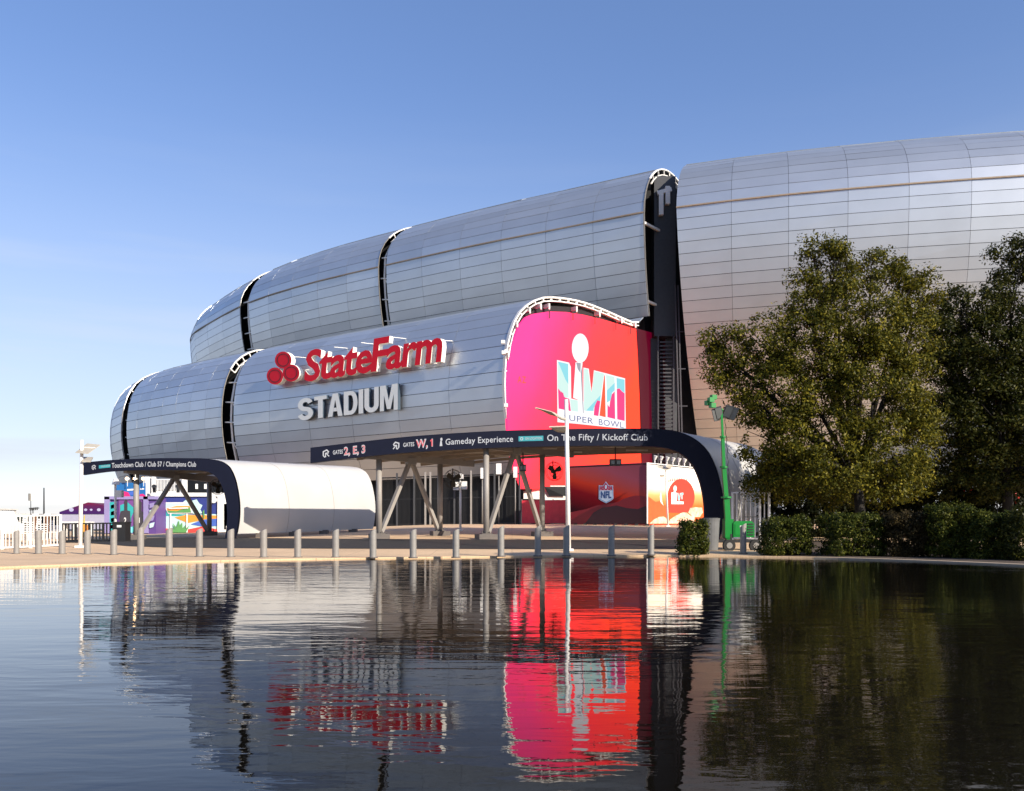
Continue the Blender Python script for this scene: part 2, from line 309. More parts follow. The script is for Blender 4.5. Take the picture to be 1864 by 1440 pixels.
def segment(path, u0, u1, ncol, rt, rh, skew=None, frame_end=True, name='wall_shell', frame_rows=None, edge_in=.5):
    R_ = len(rt); us = np.linspace(u0, u1, ncol+1)
    def pt(j, i, out=0.):
        u = us[j] if not (skew and j == 0) else us[0]+float(np.interp(rh[i], skew[0], skew[1]))
        return S(path, u, rt[i], rh[i], out)
    mb = MB()
    for j in range(ncol):        # backing sheet, three facets a bay, a hand's breadth behind the panels
        pass
    fine = 3*ncol
    rows = []
    for i in range(R_):
        r = []
        for q in range(fine+1):
            j = q/3; j0 = min(int(j), ncol-1); f_ = j-j0; r.append(pt(j0, i, -.10).lerp(pt(j0+1, i, -.10), f_))
        rows.append(r)
    mb.grid(rows); seg = mb.build(name, M_panel_d, stad)
    for j in range(ncol):
        for i in range(R_-1):
            q = [pt(j, i), pt(j+1, i), pt(j+1, i+1), pt(j, i+1)]
            c = (q[0]+q[1]+q[2]+q[3])/4; nn = (q[1]-q[0]).cross(q[3]-q[0]).normalized()
            if nn.dot(c-Vector((0, 0, EYE))) > 0: nn = -nn
            if nn.dot((c-Vector((0, 0, EYE))).normalized()) > .12: continue
            pr = [proj(v) for v in q]; ar = abs(sum(pr[k][0]*pr[(k+1) % 4][1]-pr[(k+1) % 4][0]*pr[k][1] for k in range(4)))/2
            ins = all(-30 < v[0] < 1900 for v in pr)
            eu, ev = (q[1]-q[0]).normalized(), (q[3]-q[0]).normalized(); gx, gy = .016, .026
            tl = [random.uniform(-.012, .012) for _ in range(4)]
            f = [q[0]+eu*gx+ev*gy+nn*tl[0], q[1]-eu*gx+ev*gy+nn*tl[1], q[2]-eu*gx-ev*gy+nn*tl[2], q[3]+eu*gx-ev*gy+nn*tl[3]]
            all_panels.append((ar if ins else 0, seg, f, nn))
    return seg, us, pt
def frame(path, u, rt, rh, depth=.55, wid=.3, i0=0, step=2, name='rim_frame', rung=-9):
    low = MB(); mb = MB(); O = [S(path, u, a, b_, .05) for a, b_ in zip(rt, rh)]; n_ = len(O); I = []
    for i in range(n_):
        a, b_ = O[max(i-1, 0)], O[min(i+1, n_-1)]; tg = (b_-a).normalized(); x, y, nx, ny = path.at(u); tan = Vector((ny, -nx, 0))
        inn = tan.cross(tg).normalized()
        if inn.dot(Vector((nx, ny, -1))) < 0: inn = -inn
        I.append(O[i]+inn*depth)
    for i in range(i0, n_-1):
        if rh[i] <= rung: low.bar(O[i], O[i+1], .10, .08, up=(I[i]-O[i]).normalized()); continue
        wd_ = wid
        mb.bar(O[i], O[i+1], wd_, .14, up=(I[i]-O[i]).normalized()); mb.bar(I[i], I[i+1], wd_*.8, .10, up=(I[i]-O[i]).normalized())
        if i % step == 0 and rh[i] > rung: mb.bar(O[i], I[i], wid*.7, .12)
    if low.v: low.build('edge_trim', M_galv, stad)
    return mb.build(name, M_frame, stad)
ut, uh = prof_up(); rt, rh = resample_rows(ut, uh, 1.2, 33.0)
hi = rh > 17.5
# upper shells, left to right
gapu = [(350, 437), (453, 688), (704, 1171)]
iL = int(np.argmin(up_path.px))
seg_u = [(up_path.s[iL]-22, up_path.u_px(437), 7), (up_path.u_px(453), up_path.u_px(688), 5), (up_path.u_px(703), up_path.u_px(1171), 6)]
for u0, u1, nc in seg_u:
    hj = rh > (21.4 if nc == 6 else 17.5); segment(up_path, u0, u1, nc, rt[hj], rh[hj]); fh_ = rh > (22.3 if nc == 6 else 17.5); frame(up_path, u1+.12, rt[fh_], rh[fh_], .6, .18, rung=36.5)
um0 = up_path.u_px(1231); mrt, mrh = rt, rh
segment(up_path, um0, up_path.L, 9, mrt, mrh, skew=([4, 20, 33, 42], [1.2, .5, 0, .1]))
# seam gutter along the whole upper wall
mb = MB()
for u0, u1 in [(q[0], q[1]) for q in seg_u]+[(um0, up_path.L)]:
    uu = np.linspace(u0, u1, 40); mb = MB()
    for a, b_ in zip(uu[:-1], uu[1:]): mb.bar(S(up_path, a, 0, 33.0, .06), S(up_path, b_, 0, 33.0, .06), .14, .13)
    mb.build('gutter', M_seam, stad)
# lower shells
lrt, lrh = resample_rows(*prof_lo(), 1.2)
ul0 = lo_path.u_px(403); ul1 = lo_path.u_px(425); il = int(np.argmin(lo_path.px)); ug = lo_path.u_px(221)
segment(lo_path, lo_path.s[il]-20, ug, 4, lrt[:-5], lrh[:-5]); frame(lo_path, ug+.1, lrt[:-5], lrh[:-5], .5, .16, rung=17)
segment(lo_path, ug+2.0, ul0, 7, lrt[:-4], lrh[:-4]); frame(lo_path, ul0+.12, lrt[:-6], lrh[:-6], .7, .2, step=1, rung=17.5)
segment(lo_path, ul1, uE, 6, lrt, lrh); frame(lo_path, uE+.15, lrt[:-1], lrh[:-1], .34, .34, step=1)
# cladding panels: the 300 that show largest stand alone, the rest are one mesh
all_panels.sort(key=lambda q: -q[0]); rest = MB()
PF = [(0, 1, 2, 3), (0, 4, 5, 1), (1, 5, 6, 2), (2, 6, 7, 3), (3, 7, 4, 0)]
for k, (ar, seg, f, nn) in enumerate(all_panels):
    vs = f+[v-nn*.09 for v in f]
    fs = PF if (f[1]-f[0]).cross(f[3]-f[0]).dot(nn) > 0 else [tuple(reversed(q)) for q in PF]
    if k < 300: MB().add(vs, fs).build('panel', M_panel, seg)
    else: rest.add(vs, fs)
rest.build('small_panels', M_panel, stad, kind='stuff')
# dark inner wall behind the open joints
for path, (t_, h), u0, u1 in ((up_path, (ut, uh), 0, up_path.u_px(1171)-1.5), (lo_path, prof_lo(), 0, uE-6)):
    sel = slice(0, None, 6); mb = MB(); uu = np.linspace(u0, u1, 60)
    mb.grid([[S(path, u, a+2.6, min(b_, 41.0 if path is up_path else 20.)) for u in uu] for a, b_ in zip(t_[sel], h[sel])]); mb.build('inner_wall', M_dark, stad)
# steelwork inside the joints
for path, ua, ub, hs in ((up_path, up_path.u_px(437), up_path.u_px(453), (22, 36)), (up_path, up_path.u_px(688), up_path.u_px(703), (21, 37)), (lo_path, ul0, ul1, (5, 19.3)), (lo_path, ug, ug+2., (5, 19))):
    t_, h = (ut, uh) if path is up_path else prof_lo(); um = (ua+ub)/2
    tt = lambda q: float(np.interp(q, h[:100], t_[:100])) if path is up_path else float(np.interp(q, h[:80], t_[:80]))
    mb = MB(); hh_ = np.linspace(hs[0], hs[1], 7)
    for a, b_ in zip(hh_[:-1], hh_[1:]):
        mb.bar(S(path, um-.3, tt(a)+.75, a), S(path, um-.3, tt(b_)+.75, b_), .22, .22)
    for k, a in enumerate(hh_[1:-1]):
        mb.bar(S(path, ua, tt(a)+.55, a), S(path, ub, tt(a)+.55, a-.2), .14, .14)
        if k % 2: mb.bar(S(path, um-.3, tt(a)+.75, a), S(path, ub+.2, tt(a)+.7, a-1.6), .14, .14)
    mb.build('joint_truss', M_frame, stad)
# undercroft of the lower shell
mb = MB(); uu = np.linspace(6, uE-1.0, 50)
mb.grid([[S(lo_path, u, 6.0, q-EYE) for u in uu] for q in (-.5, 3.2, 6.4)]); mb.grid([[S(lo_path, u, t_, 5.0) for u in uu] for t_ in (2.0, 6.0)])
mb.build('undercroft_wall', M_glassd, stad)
# service shaft with louvres in the deep slot before the right-hand shell
sh0 = Vector((15.7, 93.0, 0)); mb = MB()
def sq(px0, px1, Y, z0, z1, th_=1.6): 
    a, b_ = P(px0, HY, Y), P(px1, HY, Y); return ((a.x+b_.x)/2, Y+th_/2, (z0+z1)/2), (b_.x-a.x, th_, z1-z0)
c, s_ = sq(1190, 1229, 94, 0, 41.5); mb.box((c[0], c[1], (22+39.6)/2), (s_[0], 2.2, 39.6-22)); mb.box((c[0]+.9, c[1]+.8, 11), (s_[0]*.55, 1.6, 22.0)); mb.box((c[0]-.95, c[1]+.4, 11), (s_[0]*.4, 1.2, 21.9))
mb.build('service_shaft', M_shaft, stad)
mb = MB()
for z in np.arange(4, 21.6, .42):
    a, b_ = P(1201, HY, 93.2), P(1225, HY, 93.2); mb.box(((a.x+b_.x)/2, 93.3, z), (b_.x-a.x, .34, .16))
mb.bar((P(1226, HY, 93.1).x, 93.1, 1), (P(1226, HY, 93.1).x, 93.1, 22), .18, .18); mb.bar((P(1198, HY, 93.1).x, 93.1, 1), (P(1198, HY, 93.1).x, 93.1, 22), .14, .14)
mb.build('louver_grille', M_louver, stad)
mb = MB()
for z in np.arange(24, 39, .4): mb.box((P(1222, HY, 93.6).x, 93.9, z), (1.0, .3, .12))
mb.build('upper_louver', M_louver, stad)
mb = MB(); a = P(1243, HY, 91.8)
for px in (1241, 1246): mb.bar((P(px, HY, 91.6).x, 91.6, 1.2), (P(px-12, HY, 91.6).x, 91.6, 27), .14, .14)
for z in (6, 10, 14, 18, 22): mb.bar((P(1240-z*.3, HY, 91.6).x, 91.6, z), (P(1264-z*.9, HY, 91.6).x, 91.6, z), .1, .1)
mb.build('ladder_frame', M_louver, stad)
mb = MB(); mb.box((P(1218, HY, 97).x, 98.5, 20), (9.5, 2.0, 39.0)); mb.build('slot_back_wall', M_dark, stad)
mb = MB()
for px, y0, y1 in ((1203, 350, 392), (1215, 340, 372)):
    a, b_ = P(px, y0, 93.4), P(px, y1, 93.4); mb.bar(a, b_, .5, .5)
mb.bar(P(1196, 352, 93.4), P(1222, 345, 93.4), .4, .4); mb.build('outrigger', M_frame, stad)
for q0, q1 in ((P(1171, 405, 91), P(1200, 420, 93.8)), (P(1177, 548, 92.3), P(1196, 556, 94))): mb = MB(); mb.bar(q0, q1, .25, .25); mb.build('strut', M_frame, stad)


# ------------------------------------------------------------------ letter shapes
_tc = {}
def strip(pts, t_):
    p = np.array(pts, float); d = np.gradient(p, axis=0); d /= np.linalg.norm(d, axis=1)[:, None]; n_ = np.column_stack([-d[:, 1], d[:, 0]])*t_/2
    v = [tuple(q) for q in p+n_]+[tuple(q) for q in p-n_]; k = len(p); return v, [(k+i, k+i+1, i+1, i) for i in range(k-1)]
def glyph(*parts):
    v, f = [], []
    for a, b_ in parts: n_ = len(v); v += list(a); f += [tuple(i+n_ for i in q) for q in b_]
    return [(x*.7, y*.7) for x, y in v], f
def ng(*pts): return list(pts), [tuple(range(len(pts)))]
_arc = lambda cx, cy, rx_, ry_, a0, a1, n_=9: [(cx+rx_*math.cos(math.radians(a)), cy+ry_*math.sin(math.radians(a))) for a in np.linspace(a0, a1, n_)]
CUSTOM = {
 'S': glyph(strip(_arc(.31, .715, .215, .215, 15, 180)+_arc(.31, .715, .215, .21, 195, 250, 4)+_arc(.31, .285, .225, .215, 70, 0, 6)+_arc(.31, .285, .225, .215, -15, -168), .20)),
 'T': glyph(ng((0, .83), (0, 1), (.52, 1), (.52, .83), (.36, .83), (.36, 0), (.16, 0), (.16, .83))[0:2]),
 'A': glyph(ng((0, 0), (.20, 1), (.31, 1), (.31, .74), (.19, 0)), ng((.31, 1), (.42, 1), (.62, 0), (.43, 0), (.31, .74)), ng((.232, .22), (.257, .38), (.363, .38), (.388, .22))),
 'D': glyph(ng((0, 0), (0, 1), (.19, 1), (.19, 0)), strip([(.19, .915)]+[(.30, .915)]+_arc(.30, .5, .19, .415, 75, -75, 11)+[(.30, .085), (.19, .085)], .17)),
 'I': glyph(ng((0, 0), (0, 1), (.19, 1), (.19, 0))),
 'U': glyph(strip([(.095, 1), (.095, .6), (.095, .32)]+_arc(.30, .30, .205, .205, 190, 350)+[(.505, .32), (.505, .6), (.505, 1)], .19)),
 'M': glyph(ng((0, 0), (0, 1), (.24, 1), (.17, .62), (.17, 0)), ng((.24, 1), (.375, .40), (.375, .06), (.30, .06), (.17, .62)), ng((.51, 1), (.58, .62), (.45, .06), (.375, .06), (.375, .40)), ng((.51, 1), (.75, 1), (.75, 0), (.58, 0), (.58, .62))),
 '1': glyph(ng((.16, 0), (.16, .74), (0, .66), (0, .84), (.18, 1), (.36, 1), (.36, 0))),
}
sign_mode = False
def text_mesh(s, off=0.):
    if s in CUSTOM and (sign_mode or s == '1'): return CUSTOM[s]
    key = (s, off)
    if key in _tc: return _tc[key]
    cu = D.curves.new('t', 'FONT'); cu.body = s; cu.size = 1; cu.offset = off; cu.resolution_u = 3; cu.fill_mode = 'FRONT'
    ob = D.objects.new('t', cu); me = D.meshes.new_from_object(ob)
    v = [(p.co.x, p.co.y) for p in me.vertices]; f = [tuple(p.vertices) for p in me.polygons]
    D.objects.remove(ob); D.curves.remove(cu); D.meshes.remove(me); _tc[key] = (v, f); return v, f
def bbox(v): return min(p[0] for p in v), max(p[0] for p in v), min(p[1] for p in v), max(p[1] for p in v)
_capI = None
def cap(): return bbox(text_mesh('H')[0])[3]
def chars(s, off=0., track=0.):
    x = 0; out = []; i1 = bbox(text_mesh('I', off)[0])[1]
    for c_ in s:
        if c_ == ' ': x += .28+track; continue
        v, f = text_mesh(c_, off); out.append((c_, [(p[0]+x, p[1]) for p in v], f)); x += (bbox(v)[1]+.11 if c_ in CUSTOM and (sign_mode or c_ == '1') else bbox(text_mesh(c_+'I', off)[0])[1]-i1)+track
    return out
def boundary(f):
    e = {}
    for q in f:
        for a, b_ in zip(q, q[1:]+q[:1]): e[(a, b_)] = 1
    return [k for k in e if (k[1], k[0]) not in e]
def extruded(mb, v2, f, fn, fb, mi=0, side=1):
    """front face through fn, returns through to fb"""
    n_ = len(v2); fr = [fn(*p) for p in v2]; bk = [fb(*p) for p in v2]
    mb.add(fr+bk, f, mi); k = len(mb.v)-2*n_
    for a, b_ in boundary(f): mb.f.append((k+b_, k+a, k+n_+a, k+n_+b_)); mb.m.append(side)

# ------------------------------------------------------------------ letters on the wall
def wallmap(path, out):
    x, y = path.x-path.nx*out, path.y-path.ny*out; px = CX+F*x/y; i = int(np.argmin(px)); px, x, y = px[i:], x[i:], y[i:]
    def fn(a, b_):
        X, Y = np.interp(a, px, x), np.interp(a, px, y); return Vector((X, Y, EYE+(HY-b_)/F*Y))
    return fn
def inward(fn, path, d):
    i0 = int(np.argmin(path.px))
    def f2(a, b_):
        v = fn(a, b_); nx, ny = np.interp(a, path.px[i0:], path.nx[i0:]), np.interp(a, path.px[i0:], path.ny[i0:]); return v+Vector((nx*d, ny*d, 0))
    return f2
def wall_text(root, s, px0, px1, base, capf, off, out, depth, mats, shear=0., track=0.):
    cs = chars(s, off, track); x0 = min(bbox(c_[1])[0] for c_ in cs); x1 = max(bbox(c_[1])[1] for c_ in cs); k = (px1-px0)/(x1-x0); ch = cap()
    fn0 = wallmap(lo_path, out); fb0 = inward(fn0, lo_path, depth)
    def tr(x, y):
        px = px0+(x-x0)*k; px2 = px+shear*y/ch*capf(px); return px2, base(px)-y/ch*capf(px)
    for c_, v, f in cs:
        mb = MB(); extruded(mb, v, f, lambda x, y: fn0(*tr(x, y)), lambda x, y: fb0(*tr(x, y))); mb.build('letter', mats, root)
lin = lambda x0, y0, x1, y1: (lambda x: y0+(y1-y0)*(x-x0)/(x1-x0))
o0 = wallmap(lo_path, .9)(650, 700)
sg = thing('wall_sign', 'large raised red letters with three linked circles on the silver wall', 'sign', o0)
wall_text(sg, 'State', 553, 676, lin(563, 692, 805, 655.5), lin(563, 53, 805, 60), .028, .85, .55, [M_red, M_cream], .10, -.03)
wall_text(sg, 'Farm', 675, 803, lin(563, 692, 805, 655.5), lin(563, 53, 805, 60), .028, .85, .55, [M_red, M_cream], .10, -.03)
fn = wallmap(lo_path, .85); fnb = inward(fn, lo_path, .55); fnf = inward(fn, lo_path, -.02)
for cx, cy in ((515.5, 655.5), (500.5, 684.5), (530, 679)):
    nn_ = 28; c2 = [(cx+15.2*math.cos(2*math.pi*k/nn_), cy-15.6*math.sin(2*math.pi*k/nn_)) for k in range(nn_)]
    mb = MB(); extruded(mb, c2, [tuple(range(nn_))], fn, fnb); e_ = mb.build('emblem_disc', [M_red, M_cream], sg)
    mb = MB(); ro, ri = 11.4, 9.9
    mb.grid([[fnf(cx+r*math.cos(2*math.pi*k/nn_), cy-r*1.04*math.sin(2*math.pi*k/nn_)) for k in range(nn_+1)] for r in (ri, ro)]); mb.build('ring_groove', M_redline, e_)
mb = MB()
for px, y in ((528, 648), (542, 672), (601, 630), (650, 622), (708, 612), (752, 622), (800, 618), (640, 690), (780, 660)):
    a = fnb(px, y); x, y_, nx, ny = lo_path.at(lo_path.u_px(px)); hz = a.z-EYE; tw = float(np.interp(hz, lrh[:15], lrt[:15])); mb.bar(a, a+Vector((nx, ny, .0))*(tw+.5)+Vector((.3, 0, .15)), .05, .05)
mb.build('standoff', M_cream, sg)
ss = thing('wall_sign', 'pale grey raised capital letters below the red sign on the silver wall', 'sign', wallmap(lo_path, .6)(635, 740))
sign_mode = True
wall_text(ss, 'STADIUM', 542, 724, lin(549, 764.5, 721, 746), lin(549, 37, 721, 46.5),   .022, .55, .40, [M_sgrey, M_snavy], 0, -.075)
sign_mode = False

# ------------------------------------------------------------------ the big LED screen in the open end of the lower shell
sd = Vector((.73, .683, 0)).normalized(); sa = Vector((-0.7, 77, 0)); sn = Vector((sd.y, -sd.x, 0))
def scr(px, py, off=0.):
    k = (px-CX)/F; a = sa+sn*off; s_ = (k*a.y-a.x)/(sd.x-k*sd.y); p = a+sd*s_; return Vector((p.x, p.y, EYE+(HY-py)/F*p.y))
OFF = .25                                  # face of the screen, just inside the rim
scr_o = scr(1040, 880, OFF); led = thing('video_screen', 'curved-top pink and orange LED video wall in the stadium end', 'screen', scr_o)
ax = Vector((.73/17, .683/17, -.034))
m_led = ramp_mat('led_picture', ax, [(0, (1.7, .06, .36)), (.25, (2.1, .055, .20)), (.5, (2.3, .06, .085)), (.78, (2.3, .068, .048)), (1, (2.3, .085, .026))], .60, noise=.5, nscale=.13, nstretch=(1, 1, .5), offset=.80)
out_l = [(951, 890), (941, 866), (932, 838), (925, 783), (922.5, 740), (922, 700), (926, 660), (934, 622), (946, 592), (958, 577), (972, 571), (1000, 567), (1030, 568), (1062, 573), (1095, 581), (1130, 591), (1158, 599), (1161, 650), (1164, 720), (1166, 800), (1169, 890)]
poly = [scr(a, b_, OFF) for a, b_ in out_l]
mb = MB(); mb.slab(poly, -sn*.3); pnl = mb.build('screen_panel', [m_led], led)
m_led2 = ramp_mat('led_picture_side', (0, 0, -1/22), [(0, (.10, .0, .012)), (.5, (.45, .004, .012)), (1, (1.3, .012, .008))], .62, offset=.25)
pa, pb = scr(1161, 600, OFF), scr(1169, 880, OFF)
sdir = Vector((.36, .93, 0))
mb = MB(); tp = [scr(1159, 598, OFF-.02), scr(1165, 720, OFF-.02), scr(1170, 890, OFF-.02)]
q2 = [P(1196, 608, 97.6), P(1198, 720, 97.6), P(1200, 890, 97.6)]
mb.grid([tp, q2]); mb.build('side_screen_panel', m_led2, led, label='dim deep red return of the screen')
E_w = emit('led_white', (1.0, .97, 1.0), .60); E_c = emit('led_cyan', (.30, .78, .88), .52); E_m = emit('led_mint', (.68, .93, .87), .54); E_p = emit('led_magenta', (1.0, .055, .25), .56)
E_o = emit('led_orange', (1, .11, .04), .57); E_g = emit('led_grey', (.42, .42, .48), .5); E_b = emit('led_slate', (.16, .20, .42), .45)
def zc(x, y): return 960+x/7.2, 590+y/7.2
def led_poly(name, pts, m, layer, par=led, conv=True, z=True):
    mb = MB(); mb.slab([scr(*(zc(a, b_) if z else (a, b_)), OFF+.004+.008*layer) for a, b_ in pts], -sn*.003); return mb.build(name, m, par)
logo = led_poly('logo_numeral', [(388, 470), (545, 505), (570, 560), (575, 975), (660, 995), (735, 1015), (735, 570), (805, 585), (842, 900), (872, 605), (1010, 640), (1148, 678), (1280, 712), (1290, 1360), (395, 1285)], E_w, 0)
for nm, pts, m, l in (
    ('logo_field', [(400, 490), (535, 522), (540, 960), (520, 965), (480, 950), (470, 905), (440, 890), (400, 840)], E_m, 1),
    ('logo_field', [(402, 492), (535, 522), (538, 790), (500, 730)], E_c, 2),
    ('logo_field', [(402, 842), (440, 880), (470, 905), (490, 960), (550, 980), (570, 1140), (410, 1108)], E_p, 1),
    ('logo_field', [(560, 985), (660, 998), (665, 1150), (575, 1135)], E_m, 1),
    ('logo_field', [(742, 580), (795, 592), (838, 900), (875, 615), (1005, 648), (960, 960), (770, 1140), (742, 1130)], E_m, 1),
    ('logo_field', [(770, 1135), (960, 930), (955, 1010), (905, 1030), (870, 1100), (868, 1140)], E_c, 2),
    ('logo_field', [(870, 1195), (880, 1080), (915, 1000), (955, 1010), (930, 1205)], E_p, 3),
    ('logo_field', [(945, 1200), (1008, 660), (1016, 690), (1026, 1222)], E_o, 2),
    ('logo_field', [(1030, 665), (1140, 690), (1145, 770), (1042, 870)], E_m, 1),
    ('logo_field', [(1042, 870), (1145, 770), (1145, 870), (1110, 900), (1090, 1000), (1042, 1030)], E_c, 1),
    ('logo_field', [(1050, 1220), (1050, 1050), (1075, 1090), (1085, 1010), (1108, 920), (1145, 880), (1150, 1245)], E_p, 1),
    ('logo_field', [(1168, 705), (1275, 728), (1275, 905), (1240, 880), (1205, 840), (1172, 850)], E_c, 1),
    ('logo_field', [(1172, 852), (1205, 842), (1240, 882), (1275, 908), (1275, 1270), (1178, 1248)], E_p, 1),
    ('logo_trophy', [(632, 500), (722, 500), (735, 1160), (675, 1155), (660, 990), (600, 965)], E_w, 4),
    ('logo_trophy', [(640, 505), (700, 510), (695, 640), (660, 590)], E_g, 5),
    ('logo_trophy', [(700, 640), (722, 520), (728, 900), (738, 1165), (728, 1165)], E_g, 5),
    ('logo_ball', [(693+110*math.cos(q), 315+192*math.sin(q)) for q in np.linspace(0, 2*math.pi, 25)[:-1]], E_w, 5),
    ('logo_bar', [(395, 1118), (1285, 1275), (1292, 1375), (396, 1280)], E_w, 6)):
    led_poly(nm, pts, m, l, logo)
def led_text(s, x0, x1, base, ch, m, layer, off=0., par=logo):
    cs = chars(s, off, .03); a0 = min(bbox(q[1])[0] for q in cs); a1 = max(bbox(q[1])[1] for q in cs); k = (x1-x0)/(a1-a0); mb = MB()
    for c_, v, f in cs:
        mb.add([scr(*zc(x0+(p[0]-a0)*k, base(x0+(p[0]-a0)*k)-p[1]/cap()*ch), OFF+.004+.008*layer) for p in v], f)
    return mb.build('lettering', m, par)
led_text('SUPER', 482, 862, lin(570, 1268, 1200, 1355), 76, E_b, 8); led_text('BOWL', 936, 1262, lin(570, 1268, 1200, 1355), 76, E_b, 8)
led_text('A', -128, -76, lin(-100, 770, 0, 775), 85, E_o, 1, .01, led); led_text('Z', -68, -18, lin(-100, 770, 0, 775), 85, E_o, 1, .01, led)
# brackets along the top of the screen
mb = MB()
for px, py in ((985, 553), (1000, 553), (1050, 558), (1092, 567), (1132, 579), (1157, 587), (965, 560), (942, 585), (926, 640)):
    mb = MB(); p = scr(px, py, .35); mb.bar(p, p-Vector((0, 0, .55)), .14, .26); mb.bar(p-Vector((0, 0, .15)), p-Vector((0, 0, .15))-sn*1.6, .2, .35); mb.build('rim_bracket', M_frame, stad)
for px, py in ((1000, 566), (1043, 569), (1083, 577), (1121, 588), (1148, 596)):
    mb = MB(); p = scr(px, py, .5); mb.bar(p, p-Vector((0, 0, .7)), .1, .1); mb.build('hanger', M_black, stad)
mb = MB(); mb.slab([scr(a, b_, -.35) for a, b_ in ((952, 894), (918, 740), (922, 640), (940, 580), (990, 556), (1060, 560), (1160, 592), (1172, 894))], -sn*.3); mb.build('screen_back_wall', M_dark, stad)
mb = MB()
for px, y in ((916, 623), (917, 642), (922, 640), (921, 738)):
    p = scr(px, y, .5); mb = MB(); mb.box(p, (.35, .5, .3)); mb.build('camera_housing', M_white, stad)
# walls below the screen, red tarpaulin fence
a, b_ = P(953, 893, 79.5), P(1052, 893, 85); mb = MB(); mb.slab([P(953, 884, 79.5), P(1052, 884, 82), P(1052, 911, 82), P(953, 908, 79.5)], (0.2, .3, 0)); lw = mb.build('parapet', M_wall_l, stad)
mb = MB(); mb.slab([P(990, 886, 80.1), P(1028, 886, 81.0), P(1028, 903, 81.0), P(1000, 903, 80.4)], (.1, .1, 0)); mb.build('window', M_glassd, lw)
mb = MB(); mb.grid([[P(945, 912, 82), P(1052, 915, 84)], [P(945, 965, 82), P(1052, 965, 84)]]); mb.build('lower_recess', M_dark, stad)

